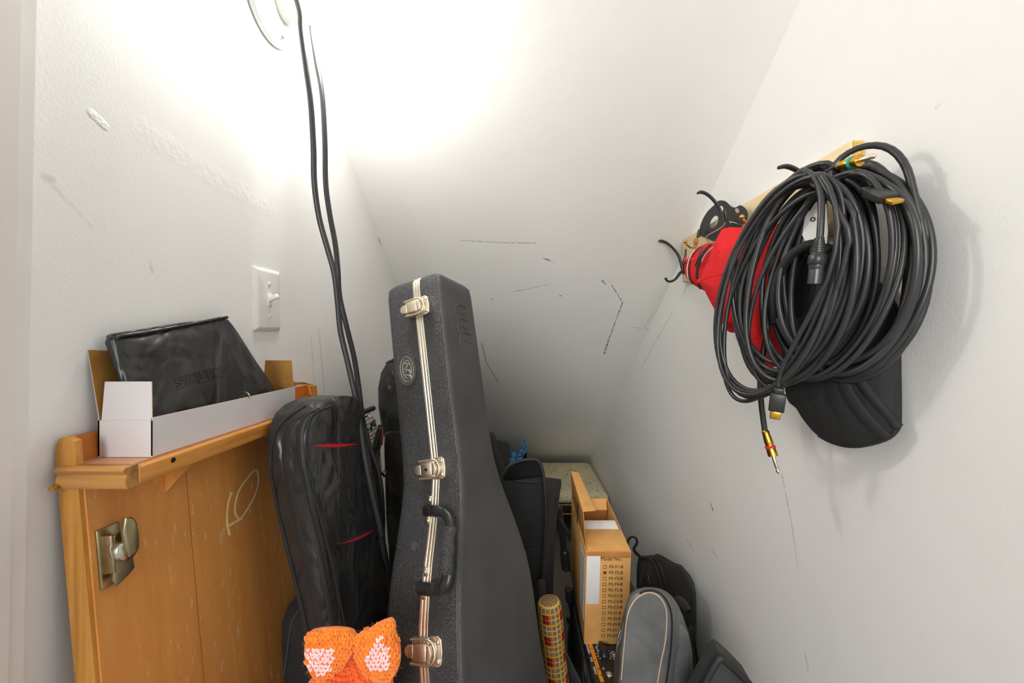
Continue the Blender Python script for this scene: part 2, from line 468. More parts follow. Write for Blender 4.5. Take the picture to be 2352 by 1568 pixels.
def m_plaid():
    m, b, nt, co, tc = base_mat('plaid', (120, 110, 90), .85, 0, .2)
    sep = nt.add('ShaderNodeSeparateXYZ'); nt.l.new(tc.outputs['UV'], sep.inputs[0])
    u = nt.math('MULTIPLY', sep.outputs[0], 8.0); v = nt.math('MULTIPLY_ADD', sep.outputs[1], 38.0, .35)
    fu, fv = nt.math('FRACT', u), nt.math('FRACT', v)
    def line(f, wd): return nt.math('MAXIMUM', nt.math('LESS_THAN', f, wd), nt.math('GREATER_THAN', f, 1-wd))
    def line2(f, wd): return nt.math('LESS_THAN', nt.math('ABSOLUTE', nt.math('SUBTRACT', f, .5)), wd)
    thin = nt.math('MAXIMUM', line2(fu, .05), line2(fv, .05)); thick = nt.math('MAXIMUM', line(fu, .075), line(fv, .075))
    cu, cv = nt.math('MODULO', nt.math('FLOOR', u), 2.0), nt.math('MODULO', nt.math('FLOOR', v), 2.0)
    ck = nt.math('MULTIPLY', cu, cv)
    n = nt.noise(co, 500, 2)
    base = nt.mix(ck, nt.ramp(n, [(.3, lin((84, 78, 58))), (.7, lin((128, 118, 92)))]), nt.ramp(n, [(.3, lin((72, 18, 20))), (.7, lin((106, 34, 30)))]))
    yel = nt.mix(ck, lin((206, 168, 92)), lin((206, 52, 40)))
    c = nt.mix(thin, base, yel); c = nt.mix(thick, c, lin((214, 146, 48)))
    nt.l.new(c, b.inputs['Base Color']); nt.l.new(nt.bump(n, .5, .001), b.inputs['Normal']); return m
M['plaid'] = m_plaid()
def emitter(name, col, s):
    m = bpy.data.materials.new(name); m.use_nodes = True; b = m.node_tree.nodes['Principled BSDF']
    b.inputs['Base Color'].default_value = (1, 1, 1, 1); b.inputs['Emission Color'].default_value = col; b.inputs['Emission Strength'].default_value = s
    return m
M['bulb'] = emitter('bulb_glow', (1, .985, .95, 1), BULB)

# ------------------------------------------------------------------ the closet under the stairs
def segs(f, *rows): return [(f(a, b), f(c, d), wd, st) for a, b, c, d, wd, st in rows]
LW = lambda a, b: PX(a, b, WL)
RW = lambda a, b: PX(a, b, WR)
ceil_marks = segs(PC, (1060, 552, 1150, 557, .003, .5), (1150, 557, 1230, 558, .003, .55), (1405, 655, 1430, 694, .003, .8), (1430, 694, 1398, 780, .0035, .9),
    (1398, 780, 1388, 812, .006, .85), (1384, 645, 1390, 652, .006, .8), (1106, 788, 1118, 835, .004, .75), (1118, 835, 1145, 878, .004, .75),
    (1250, 594, 1262, 598, .006, .7), (1262, 598, 1275, 603, .003, .4), (1178, 670, 1215, 663, .003, .5), (1215, 663, 1262, 652, .003, .35),
    (1129, 687, 1131, 687, .005, .9), (1286, 679, 1288, 679, .005, .8), (1445, 750, 1495, 757, .003, .35), (1478, 755, 1500, 718, .003, .4), (868, 548, 874, 560, .005, .6))
left_marks = segs(LW, (104, 405, 116, 412, .006, .2), (120, 425, 210, 520, .003, .12), (574, 220, 581, 229, .003, .5), (733, 760, 745, 900, .006, .2), (715, 780, 722, 880, .005, .16), (345, 600, 350, 625, .003, .2))
left_dents = segs(LW, (212, 262, 240, 288, .006, .9), (330, 300, 480, 400, .02, .25), (480, 400, 620, 480, .02, .22))
right_marks = segs(RW, (1633, 1158, 1637, 1170, .006, .8), (1796, 1090, 1818, 1200, .003, .4), (1818, 1200, 1832, 1300, .003, .3), (1470, 850, 1545, 715, .004, .35), (1850, 1500, 1856, 1540, .003, .3),
    (1578, 1240, 1590, 1258, .005, .3), (1635, 1262, 1648, 1280, .005, .3), (2150, 248, 2157, 241, .003, .4), (1543, 990, 1546, 994, .004, .4), (1424, 1100, 1430, 1085, .004, .3))
M['paint_left'] = paint('paint_left', (241, 240, 236), left_marks, left_dents)
M['paint_right'] = paint('paint_right', (241, 240, 236), right_marks)
M['paint_ceiling'] = paint('paint_ceiling', (239, 238, 233), ceil_marks)
M['paint_plain'] = paint('paint_plain', (239, 238, 233), [])
M['trim_paint'] = mat('trim_paint', (226, 219, 212), .4, 0, .4, .03, 6)
YB, Y0 = 3.2, .06
def wall_poly(y0, y1, x0, x1):
    a = [(y0, 0), (y1, 0), (y1, CZ-SL*y1), (y0, CZ-SL*y0)]
    v = [V((x0, y, z)) for y, z in a]+[V((x1, y, z)) for y, z in a]
    return v, [(0, 1, 2, 3), (7, 6, 5, 4), (0, 4, 5, 1), (1, 5, 6, 2), (2, 6, 7, 3), (3, 7, 4, 0)]
struct(mk('wall_left', *wall_poly(.345, YB+.1, WL-.1, WL), M['paint_left'], smooth=False, origin=(0, 0, 0)))
struct(mk('wall_right', *wall_poly(Y0, YB+.1, WR, WR+.1), M['paint_right'], smooth=False, origin=(0, 0, 0)))
a = [(Y0, CZ-SL*Y0), (YB+.1, CZ-SL*(YB+.1)), (YB+.1, CZ-SL*(YB+.1)+.12), (Y0, CZ-SL*Y0+.12)]
v = [V((WL-.1, y, z)) for y, z in a]+[V((WR+.1, y, z)) for y, z in a]
struct(mk('ceiling', v, [(0, 1, 2, 3), (7, 6, 5, 4), (0, 4, 5, 1), (1, 5, 6, 2), (2, 6, 7, 3), (3, 7, 4, 0)], M['paint_ceiling'], smooth=False, origin=(0, 0, 0)))
struct(mk('floor', *bx(WL-.1, WR+.1, -.5, YB+.1, -.08, 0), M['carpet'], smooth=False, origin=(0, 0, 0)))
struct(mk('wall_back', *bx(WL-.1, WR+.1, YB, YB+.1, 0, CZ-SL*YB+.05), M['paint_plain'], smooth=False, origin=(0, 0, 0)))
# door lining at the left: flat board, raised stop bead, both a little out of plumb
def leaning(xt, xb, d0, d1, y0, y1):
    zt, zb = 2.45, 0.0
    k = lambda z: xb+(xt-xb)*(z-zb)/(zt-zb)
    v = [V((k(z)+d, y, z)) for z in (zb, zt) for d, y in ((d0, y0), (d1, y0), (d1, y1), (d0, y1))]
    return v, [(0, 1, 2, 3), (4, 5, 6, 7), (0, 1, 5, 4), (1, 2, 6, 5), (2, 3, 7, 6), (3, 0, 4, 7)]
struct(mk('door_1', *leaning(-.430, -.478, -.13, 0, -.08, .338), M['trim_paint'], smooth=False, origin=(0, 0, 0)))
struct(mk('trim_1', *leaning(-.4345, -.4825, -.12, 0, .3385, .352), M['white_plastic'], smooth=False, origin=(0, 0, 0)))

# ------------------------------------------------------------------ lamp holder with bulb
lc = V((WL, .705, H+.621))
t = thing('lamp_holder', lc, 'white porcelain lamp holder with lit bare bulb high on the left wall', 'lamp')
lathe('base', [(.05, 0), (.0605, .001), (.0615, .006), (.0605, .011), (.057, .013), (.0555, .0125), (.054, .015), (.040, .022), (.031, .028), (.028, .031), (.0, .031)], lc, (1, 0, 0), M['porcelain'], t, 40)
lathe('socket', [(.0265, .02), (.026, .056), (.0275, .060), (.0275, .065), (.025, .068), (.017, .068), (.017, .05)], lc, (1, 0, 0), M['porcelain'], t, 32)
for a in (0, math.pi):
    c = lc+V((.0185, -.043*math.sin(a+.6+math.pi/2)*0+.012*(-1 if a else 1), -.043*(1 if a == 0 else -1)))
    lathe('screw', [(.0045, 0), (.0045, .003), (.0035, .0045), (0, .0045)], c, (1, 0, 0), M['chrome'], t, 12)
lathe('bulb', [(.0125, .055), (.013, .075), (.016, .085), (.024, .100), (.0295, .118), (.030, .130), (.027, .145), (.019, .156), (.008, .161), (0, .162)], lc, (1, 0, 0), M['bulb'], t, 24)

# ------------------------------------------------------------------ light switch
sc = V((WL, .701, H+.072))
t = thing('light_switch', sc-V((0, 0, .057)), 'white toggle light switch plate on the left wall', 'light switch')
ly, lz = V((0, math.cos(.02), math.sin(.02))), V((0, -.02, 1)).normalized()
def plate_vf():
    R = []
    for s_, d in ((0, 0), (0, .002), (.005, .006), (.0075, .0065)):
        R.append(ring4([sc+V((d, 0, 0))+ly*(a*(.036-s_))+lz*(b*(.0575-s_)) for a, b in ((-1, -1), (1, -1), (1, 1), (-1, 1))], .002))
    return loft_vf(R)
mk('plate', *plate_vf(), M['white_plastic'], t)
mk('toggle_frame', *box_vf(sc+V((.007, 0, 0)), .002, .011, .024, (V((1, 0, 0)), ly, lz), .0006), M['white_plastic'], t)
tg = (V((.92, 0, .39)).normalized(), ly, V((-.39, 0, .92)).normalized())
mk('toggle', *box_vf(sc+V((.0135, 0, .004)), .020, .0075, .009, tg, .002), M['white_plastic'], t)
for s_ in (-1, 1): lathe('screw', [(.0035, 0), (.0035, .001), (.0025, .0018), (0, .0018)], sc+V((.0063, 0, 0))+lz*.030*s_, (1, 0, 0), M['white_plastic'], t, 12)

# ------------------------------------------------------------------ two strands of black cable looped over the lamp socket
A_ = [(690, 30, .672), (692, 70, .672), (702, 150, .674), (714, 240, .676), (720, 340, .678), (722, 420, .68), (733, 500, .684), (752, 570, .69), (768, 630, .695), (776, 700, .70), (782, 760, .703), (798, 830, .705), (815, 905, .705), (826, 970, .702), (838, 1050, .70), (852, 1120, .70), (866, 1180, .705), (876, 1225, .71), (880, 1262, .72)]
B_ = [(716, 40, .738), (717, 70, .738), (727, 140, .738), (740, 220, .738), (746, 320, .738), (748, 420, .738), (757, 490, .738), (770, 560, .738), (776, 620, .735), (780, 680, .74), (796, 750, .745), (813, 820, .75), (824, 890, .755), (833, 960, .757), (850, 1030, .757), (868, 1080, .757), (876, 1130, .757), (879, 1190, .757), (882, 1260, .757)]
top = [wl(-.402, .674, .630), wl(-.402, .682, .652), wl(-.402, .705, .660), wl(-.402, .728, .652), wl(-.402, .737, .630)]
pa = [P(*q) for q in A_][::-1]; pb = [P(*q) for q in B_]
pa = [V((-.20, .80, .02)), V((-.215, .79, .30)), V((-.24, .76, .62))]+pa; pb = pb+[V((-.25, .80, .62)), V((-.22, .82, .30)), V((-.2, .83, .02))]
o = tube('hanging_cable', pa+top+pb, .0052, M['black_rubber'], None, 8, 6)
tag(o, 'thin black cable doubled over the lamp socket, hanging down in two strands', 'cable')

# ------------------------------------------------------------------ oak panel unit leaning on the left wall
ZT, LEAN = -.10, .0875
def W(n, y, z): return V((-.468+n+(ZT-z)*LEAN, y, H+z))
def wprism(rect, z0, z1):                       # rect = list of (n, y); leaning prism
    a = [W(n, y, z0) for n, y in rect]; b = [W(n, y, z1) for n, y in rect]; k = len(rect)
    return a+b, [tuple(range(k))[::-1], tuple(range(k, 2*k))]+[(i, (i+1) % k, k+(i+1) % k, k+i) for i in range(k)]
def wbox(n0, n1, y0, y1, z0, z1): return wprism([(n0, y0), (n1, y0), (n1, y1), (n0, y1)], z0, z1)
t = thing('wooden_panel', V((-.39, .6, 0)), 'oak framed wooden panel with narrow ledge and sash lock, leaning on the left wall', 'wooden panel')
# near post with a rounded top corner at the wall side
pr = [(.000, -1.25), (.0205, -1.25), (.0205, -.104), (.012, -.099), (.006, -.101), (.002, -.107), (0, -.116)]
v = [W(n, y, z) for y in (.378, .3845) for n, z in pr]; k = len(pr)
mk('post', v, [tuple(range(k)), tuple(range(2*k-1, k-1, -1))]+[(i, (i+1) % k, k+(i+1) % k, k+i) for i in range(k)], M['oak'], t)
mk('post', *wbox(0, .0205, .815, .835, -1.25, -.104), M['oak'], t)
mk('top_rail', *wbox(.001, .007, .3848, .845, -.165, -.102), M['oak_rail'], t)
mk('plywood_panel', *wbox(.0206, .0225, .382, .495, -1.20, -.152), M['ply'], t)
mk('plywood_panel', *wbox(.0206, .0222, .4962, .833, -1.20, -.152), M['ply'], t)
mk('bottom_rail', *wbox(.002, .0205, .398, .815, -1.249, -1.201), M['oak_long'], t)
zl0, zl1 = -.1505, -.130
mk('ledge_board', *bx(-.4585, -.399, .384, .853, H+zl0+.004, H+zl1), M['ledge'], t)
fs_ = mk('front_strip', *bx(-.399, -.388, .3845, .853, H+zl0, H+zl1-.0015, .0015), M['oak_long'], t)
# moulded nosing on the near end
pr = [(-.0, -.0205), (.010, -.0205), (.0125, -.015), (.012, -.009), (.0105, -.0065), (.0135, -.004), (.0145, -.001), (.012, .0015), (0, .0015)]
v = [V((x, .384-d, H+zl1+z)) for x in (-.4585, -.389) for d, z in pr]; k = len(pr)
mk('end_moulding', v, [tuple(range(k)), tuple(range(2*k-1, k-1, -1))]+[(i, (i+1) % k, k+(i+1) % k, k+i) for i in range(k)], M['oak_end'], t)
tb = bvh(fs_)
for (hx, hy) in ((398, 1056), (641, 968)):
    q, nr = hit(tb, hx, hy)
    if q: lathe('screw_hole', [(.0030, 0), (.0030, .0004), (0, .0004)], q-V((.0002, 0, 0)), (1, 0, 0), M['black_matte'], t, 12)
q = V((-.4, .853, H-.139)); lathe('screw_hole', [(.003, 0), (.003, .0004), (0, .0004)], V((-.388, .842, H-.1395)), (1, 0, 0), M['black_matte'], t, 12)
gv = [W(.0226, .466, -.1505), V((-.402, .466, H-.1505)), W(.0226, .466, -.192), W(.0226, .472, -.1505), V((-.402, .472, H-.1505)), W(.0226, .472, -.192)]
mk('bracket', gv, [(0, 1, 2), (5, 4, 3), (0, 3, 4, 1), (1, 4, 5, 2), (2, 5, 3, 0)], M['ply'], t, False)
tube('dowel', [P(141, 1111, .377), P(118, 1122, .366)], [.0026, .0026], M['brass'], t, 10, 1)
# sash lock on the panel
lz_ = V((-LEAN, 0, 1)).normalized(); ln = V((1, 0, LEAN)).normalized(); lx = V((0, 1, 0)); ax = (ln, lx, lz_)
L0 = W(.0225, .3975, -.230)
lk = mk('sash_lock', *box_vf(L0+ln*.0015, .003, .022, .062, ax, .001), M['bronze'], t)
mk('front_plate', *slab_vf([L0+ln*.014+lx*a+lz_*b for a, b in ((-.006, .022), (.008, .024), (.014, .016), (.015, 0), (.012, -.012), (.013, -.022), (.006, -.026), (-.006, -.030), (-.009, -.022), (-.007, -.008), (-.010, .010))], ln, .004, .0015), M['bronze'], lk)
mk('side_web', *box_vf(L0+ln*.007-lx*.007+lz_*.004, .014, .003, .040, ax, .001), M['bronze'], lk)
lathe('pivot_disc', [(.012, .0), (.012, .003), (.0105, .0045), (0, .0045)], L0+ln*.014+lx*.004+lz_*.003, ln, M['chrome'], lk, 24)
mk('lever', *slab_vf([L0+ln*.024+lx*a+lz_*b for a, b in ((.000, -.004), (.008, -.003), (.011, .010), (.010, .028), (.006, .036), (-.001, .038), (-.004, .026), (-.003, .008))], ln, .006, .002), M['bronze'], lk)
# scratched figures on the panel and a brass hook at the far end of the rail
pls = [o for o in t.children if o.name.startswith('plywood')]
tb = bvh(*pls)
M['scratch'] = mat('scratch', (244, 212, 156), .8, 0, .2, .1, 60)
for q in ([(532, 1130), (524, 1160), (522, 1200), (528, 1228)], [(548, 1190), (540, 1172), (548, 1130), (575, 1090), (590, 1080), (594, 1110), (580, 1150), (556, 1188)], [(524, 1208), (545, 1196), (558, 1188)]):
    strap('scratch', tb, q, .0045, .0006, M['scratch'], t, .0001)
tube('brass_hook', [PX(719, 905, -.452), PX(712, 905, -.446), PX(707, 884, -.430), PX(690, 880, -.424), PX(673, 882, -.42)], [.003, .0035, .0032, .003, .003, .005], M['brass'], t, 10, 6)
tube('brass_hook', [PX(718, 908, -.450), PX(714, 918, -.444), PX(700, 930, -.434), PX(685, 935, -.428), PX(676, 926, -.424)], [.003, .0045, .0045, .004, .003, .0045], M['brass'], t, 10, 6)

# ------------------------------------------------------------------ white card box on the ledge, kraft inside
bz = H-.1295; bt = .041
x0, x1, y0, y1 = -.4580, -.3985, .409, .672
t = thing('white_box', V(((x0+x1)/2, (y0+y1)/2, bz)), 'open white cardboard box with brown inside standing on the oak ledge', 'box')
mk('tray_bottom', *bx(x0, x1, y0, y1, bz, bz+.0012), M['white_card'], t, False)
def two(name, vf_out, vf_in): MB().add(vf_out, 0).add(vf_in, 1).obj(name, None, t, False, [M['white_card'], M['kraft_dark']])
two('front_wall', bx(x1-.0008, x1, y0, y1, bz+.0012, bz+bt+.002), bx(x1-.0016, x1-.0008, y0, y1, bz+.0012, bz+bt+.002))
two('back_wall', bx(x0, x0+.0008, y0, y1, bz+.0012, bz+bt), bx(x0+.0008, x0+.0016, y0, y1, bz+.0012, bz+bt))
two('near_wall', bx(x0, x1, y0, y0+.0008, bz+.0012, bz+bt-.001), bx(x0+.002, x1-.002, y0+.0008, y0+.0016, bz+.0012, bz+bt-.001))
two('far_wall', bx(x0, x1, y1-.0008, y1, bz+.0012, bz+bt), bx(x0+.002, x1-.002, y1-.0016, y1-.0008, bz+.0012, bz+bt))
def flap(name, pts, n):
    n = V(n).normalized(); pts = [V(p) for p in pts]
    MB().add(slab_vf(pts, n, .0008, .0003), 0).add(slab_vf([p-n*.0008 for p in pts], n, .0008, .0003), 1).obj(name, None, t, False, [M['white_card'], M['kraft_dark']])
zt = bz+bt-.001
flap('near_flap', [V((x0+.003, y0+.0005, zt)), V((x1-.001, y0+.0005, zt)), V((x1-.004, y0+.003, zt+.042)), V((x0+.004, y0+.003, zt+.042))], (0, -1, 0))
flap('wall_flap', [V((x0+.0005, y0, zt+.001)), V((x0+.0005, y0+.12, zt+.001)), V((x0-.009, y0+.085, zt+.072)), V((x0-.0095, y0-.002, zt+.077))], (-1, 0, 0))
flap('far_flap', [V((x0+.003, y1-.0005, zt+.001)), V((x1-.002, y1-.0005, zt+.001)), V((x1-.008, y1+.004, zt+.050)), V((x0+.004, y1+.004, zt+.050))], (0, 1, 0))

# ------------------------------------------------------------------ zipped microphone pouch in the box
pA, pB, pC = PX(262, 778, -.447), PX(632, 888, -.413), PX(515, 726, -.448)
pn = (pB-pA).cross(pC-pA).normalized()
if pn.x < 0: pn = -pn
pc = pn.dot(pA-V((0, 0, H)))
def PP(a, b): return PN(a, b, pn, pc)
pout = [(259, 782), (262, 772), (275, 768), (350, 756), (430, 743), (500, 731), (518, 727), (532, 738), (558, 775), (585, 818), (610, 855), (630, 884), (634, 894)]
pp = smooth_path([PP(*q) for q in pout], 4)
low = [V((-.412, .655, bz+.006)), V((-.412, .56, bz+.004)), V((-.415, .47, bz+.004)), V((-.418, .425, bz+.006))]
low = [q-pn*((q-V((0, 0, H))).dot(pn)-pc) for q in low]
outl = pp+smooth_path(low, 3)
t = thing('vinyl_pouch', V((-.424, .54, bz+.002)), 'black vinyl zip pouch standing in the open white box', 'pouch')
po = mk('body', *slab_vf(outl, pn, .013, .005, .005, 6), M['black_vinyl'], t)
rim = [PP(*q) for q in ((262, 777), (278, 772), (350, 760), (430, 746), (505, 731), (519, 729))]
tube('zip_edge', [q+pn*.002 for q in rim], .0022, M['black_vinyl'], t, 8)
tube('zip_edge', [q-pn*(.003 if i in (0, 5) else .012)+V((0, 0, .004 if 0 < i < 4 else 0)) for i, q in enumerate(rim)], .0022, M['black_vinyl'], t, 8)
tube('zip', [q-pn*.004+V((0, 0, -.001)) for q in rim], .0024, M['zip_black'], t, 8)
tb = bvh(po)
# outlined block lettering pressed into the vinyl
def glyph(ch):
    S_ = {'S': [[(.95, 1), (.2, 1), (.03, .85), (.03, .55), (.18, .42), (.62, .42), (.62, .26), (.02, .26), (.02, 0), (.82, 0), (1, .14), (1, .5), (.84, .62), (.42, .62), (.42, .76), (.95, .76)]],
          'H': [[(0, 0), (0, 1), (.34, 1), (.34, .63), (.66, .63), (.66, 1), (1, 1), (1, 0), (.66, 0), (.66, .37), (.34, .37), (.34, 0)]],
          'U': [[(0, 1), (.34, 1), (.34, .28), (.66, .28), (.66, 1), (1, 1), (1, .15), (.85, 0), (.15, 0), (0, .15)]],
          'R': [[(0, 0), (0, 1), (.82, 1), (1, .86), (1, .5), (.84, .38), (1, 0), (.66, 0), (.52, .34), (.32, .34), (.32, 0)], [(.32, .74), (.32, .56), (.66, .56), (.66, .74)]],
          'E': [[(0, 0), (0, 1), (1, 1), (1, .76), (.34, .76), (.34, .62), (.92, .62), (.92, .40), (.34, .40), (.34, .25), (1, .25), (1, 0)]]}
    return S_[ch]
q4 = ((398, 868), (524, 836), (529, 858), (404, 893))       # top-left, top-right, bottom-right, bottom-left
def quad(a, b):
    tl, tr, br, bl = [V((p[0], p[1], 0)) for p in q4]
    return tl.lerp(tr, a).lerp(bl.lerp(br, a), b)
g = MB()
for i, ch in enumerate('SHURE'):
    for lp in glyph(ch):
        px = []
        for (a, b), (c, d) in zip(lp, lp[1:]+lp[:1]):
            for k in range(3):
                f = k/3; q = quad((i+.08+.84*(a+(c-a)*f))/5, 1-(b+(d-b)*f)); px.append((q.x, q.y))
        A, N = drape(tb, px+px[:1], .0002, 1)
        if len(A) > 3: g.add(tube_vf(A, .0005, 4))
g.obj('lettering', M['black_ink'], t)
A = [P(560+13*math.cos(a), 909+9*math.sin(a), .556) for a in [i*math.pi*2/14 for i in range(14)]]
tube('pull_ring', A, .001, M['bronze'], t, 6, 3, True)

# ------------------------------------------------------------------ hard guitar case
def rot(y, p, r):
    return Matrix.Rotation(y, 3, 'Z') @ Matrix.Rotation(r, 3, 'Y') @ Matrix.Rotation(p, 3, 'X')
GM = rot(-.3629, -.1284, -.2163); GO = V((-.1864, .8317, H+.1178))
gt, gw, gl = GM.col[0].copy(), GM.col[1].copy(), GM.col[2].copy()
def G(a, b, c): return GO+gt*a+gw*b+gl*c
prof = [(0, .052), (-.004, .061), (-.012, .0675), (-.03, .0707), (-.2, .071), (-.36, .0715), (-.40, .0745), (-.44, .086), (-.48, .102), (-.52, .119), (-.56, .134), (-.60, .146), (-.64, .153), (-.68, .155), (-.73, .153), (-.78, .152), (-.83, .156), (-.88, .165), (-.93, .172), (-.98, .173), (-1.03, .165), (-1.07, .148), (-1.10, .125), (-1.115, .10), (-1.12, .08)]
def thk(l):                                        # thickness towards base (-) and lid (+)
    f = min(1, max(0, (-l-.36)/.25)); return .0758, .058+.010*f
def ins(l):
    d = min(-l, l+1.12)
    return 0 if d > .016 else .016*(1-math.sqrt(max(0, 1-(1-d/.016)**2)))
def case_rings(t0f, t1f, rad, grow=0, kmul=1.0):
    R = []
    for l, wd in prof:
        a, b = thk(l); i = ins(l)*kmul; t0, t1 = t0f(a-i, b-i), t1f(a-i, b-i); ww = wd+grow
        R.append([p for p in ring4([G(t0, -ww, l), G(t1, -ww, l), G(t1, ww, l), G(t0, ww, l)], rad, 4)])
    return R
base_z = G(0, 0, -1.12).z
t = thing('guitar_case', V((G(0, 0, -1.12).x, G(0, 0, -1.12).y, base_z)), 'black hard guitar case with silver latches and aluminium trim standing upright', 'guitar case')
gb = mk('base_shell', *loft_vf(case_rings(lambda a, b: -a, lambda a, b: .0065, [.018, .001, .001, .018])), M['case_side'], t)
gl_ = mk('lid', *loft_vf(case_rings(lambda a, b: .0067, lambda a, b: b, [.001, .016, .016, .001])), M['case_lid'], t)
# pebbled rim of the lid facing the camera
rimo = mk('lid_rim', *loft_vf(case_rings(lambda a, b: .0068, lambda a, b: b-.004, [.001, .010, .010, .001], .0008)), M['case_side'], t)
g = MB(); g.add(loft_vf(case_rings(lambda a, b: -.0015, lambda a, b: .0145, .001, .0014, 0)))
for k in range(3): g.add(loft_vf(case_rings(lambda a, b: -.0025+k*.0062, lambda a, b: .0022+k*.0062, .0008, .0030, 0)))
val = g.obj('aluminium_trim', M['alu'], t)
tb = bvh(gb, rimo, val, gl_)
nb = -gw                                            # outward from the narrow side
def latch(px, py, keyed):
    q, nr = hit(bvh(val, gb), px, py); n = hit(bvh(gb), px-22, py)[1]; n = (n-gt*n.dot(gt)).normalized()
    u = (gt-n*gt.dot(n)).normalized(); v = n.cross(u); v = v if v.dot(gl) > 0 else -v
    ax = (u, v, n)
    la = mk('latch', *slab_vf([q+n*.0075+u*a+v*b for a, b in [(.004, -.019), (.018, -.019), (.0235, -.015), (.025, 0), (.0235, .015), (.018, .019), (.004, .019)]], n, .012, .001), M['nickel'], t)
    mk('base_plate', *box_vf(q+n*.003-u*.014, .034, .034, .010, ax, .002), M['nickel'], la)
    bail = [q+n*.013+u*a+v*b for a, b in ((-.028, .015), (-.012, .0155), (.004, .0155), (.013, .010), (.016, 0), (.013, -.010), (.004, -.0155), (-.012, -.0155), (-.028, -.015))]
    tube('bail', bail, .0021, M['nickel'], la, 8, 5)
    mk('lever', *box_vf(q+n*.013-u*.010, .024, .021, .006, ax, .0015), M['nickel'], la)
    mk('lever_tip', *slab_vf([q+n*.0165+u*a+v*b for a, b in ((.003, -.0105), (.008, -.009), (.0115, 0), (.008, .009), (.003, .0105))], n, .006, .001), M['nickel'], la)
    mk('tongue', *slab_vf([q+n*.014+u*a+v*b for a, b in ((-.023, -.009), (-.034, -.0085), (-.039, -.004), (-.040, 0), (-.039, .004), (-.034, .0085), (-.023, .009))], n, .005, .0015), M['nickel'], la)
    for b in (-.012, .012): lathe('rivet', [(.0033, 0), (.003, .0015), (.0018, .0025), (0, .0028)], q+n*.0075+u*.0185+v*b, n, M['nickel'], la, 12)
    if keyed: lathe('keyhole', [(.003, 0), (.003, .0008), (0, .0008)], q+n*.016-u*.010, n, M['black_matte'], la, 12)
latch(966, 706, False); latch(1001, 1075, True); latch(990, 1490, False)
# handle lying over the lid side
th = bvh(gb, rimo)
def off_side(px, py, d):
    q, nr = hit(tb, px, py); return q+nb*d
hp = [off_side(980, 1170, .006), off_side(1008, 1168, .014), off_side(1036, 1172, .021), off_side(1050, 1190, .025), off_side(1052, 1225, .026), off_side(1050, 1270, .026), off_side(1047, 1310, .025), off_side(1036, 1332, .021), off_side(1006, 1344, .014), off_side(966, 1346, .006)]
ha = mk('handle', *tube_vf(smooth_path(hp, 6), .0098, 12, False, [nb]*(9*6+1), .6), M['black_vinyl'], t)
gp = [off_side(1052, 1198, .027), off_side(1050, 1230, .028), off_side(1048, 1265, .0285), off_side(1045, 1302, .027)]
mk('grip', *tube_vf(smooth_path(gp, 6), [.0122+.0012*math.sin(i*.9) for i in range(19)], 12, False, [nb]*19, .8), M['case_side'], ha)
for a, b in ((989, 1147), (985, 1194), (979, 1312), (974, 1365)):
    q, nr = hit(tb, a, b); u = gt; v = gl
    p_ = mk('handle_bracket', *box_vf(q+nb*.001, .008, .014, .003, (u, v, nb), .001), M['nickel'], t)
    lathe('rivet', [(.003, 0), (.0026, .0015), (0, .0025)], q+nb*.0025, nb, M['nickel'], p_, 12)
# stud, oval badge, pressed ribs
q, nr = hit(tb, 953, 1255); lathe('stud', [(.009, -.001), (.009, .0008), (.0065, .001), (.006, .003), (.004, .0036), (.0015, .002), (0, .002)], q, nb, M['case_lid'], t, 20)
def ell(cx, cy, a, b, tilt, k=36): return [(cx+a*math.cos(i*2*math.pi/k)*math.cos(tilt)-b*math.sin(i*2*math.pi/k)*math.sin(tilt), cy+a*math.cos(i*2*math.pi/k)*math.sin(tilt)+b*math.sin(i*2*math.pi/k)*math.cos(tilt)) for i in range(k)]
bd = patch('badge', tb, ell(935.5, 848, 19, 36, -.08), M['case_lid'], t, .0008)
for a, b, r in ((20, 37, .0016), (15, 29, .0007), (10, 20, .0007)):
    e = ell(935.5, 848, a, b, -.08); A, N = drape(tb, e+e[:1], .0012, 1)
    mk('badge_ring', *tube_vf(A[:-1], r, 6, True), M['nickel'] if r < .001 else M['case_lid'], bd)
M['worn_silver'] = mat('worn_silver', (176, 172, 164), .35, .8, .5, .15, 80)
for st in ([(929, 834), (944, 838)], [(937, 836), (934, 845)], [(929, 848), (946, 851)], [(938, 849), (929, 856)], [(938, 850), (946, 858)], [(931, 861), (945, 863), (944, 869)]):
    strap('badge_letter', tb, st, .0024, .0012, M['worn_silver'], bd, .0014, 3)
for k in range(3):
    dx, dy = 5.5*k, 31.5*k
    strap('pressed_rib', tb, [(1048+dx, 731+dy), (1045+dx, 714+dy), (1048+dx, 702+dy), (1056+dx, 699+dy), (1070+dx, 706+dy)], .004, .003, M['case_lid'], t, .0002)
    strap('pressed_rib', tb, [(1056+dx, 718+dy), (1070+dx, 725+dy)], .003, .002, M['case_lid'], t, .0002)

M['wear'] = mat('wear', (128, 106, 80), .8, 0, .2, .9, 500)
for k, seg_ in enumerate(([(1012, 690), (1022, 800), (1030, 880), (1040, 960), (1049, 1040)], [(1052, 1065), (1056, 1110), (1057, 1150)], [(1057, 1340), (1056, 1400), (1058, 1500), (1060, 1562)])):
    strap('worn_edge', tb, seg_, .0009, .0006, M['wear'], t, .0001)

# ------------------------------------------------------------------ black gear case that carries the guitar case
gz = base_z
t = thing('gear_case', V((-.02, .62, 0)), 'low black equipment case under the guitar case', 'equipment case')
low = min((GM @ V((a, b, -1.12))).z+GO.z for a in (-.07, .065) for b in (-.08, .08))
mk('body', *bx(-.165, .115, .50, .76, 0, low-.022, .012, 3), M['black_plastic'], t)
mk('lid', *bx(-.168, .118, .497, .763, low-.022, low-.001, .006, 3), M['black_plastic'], t)

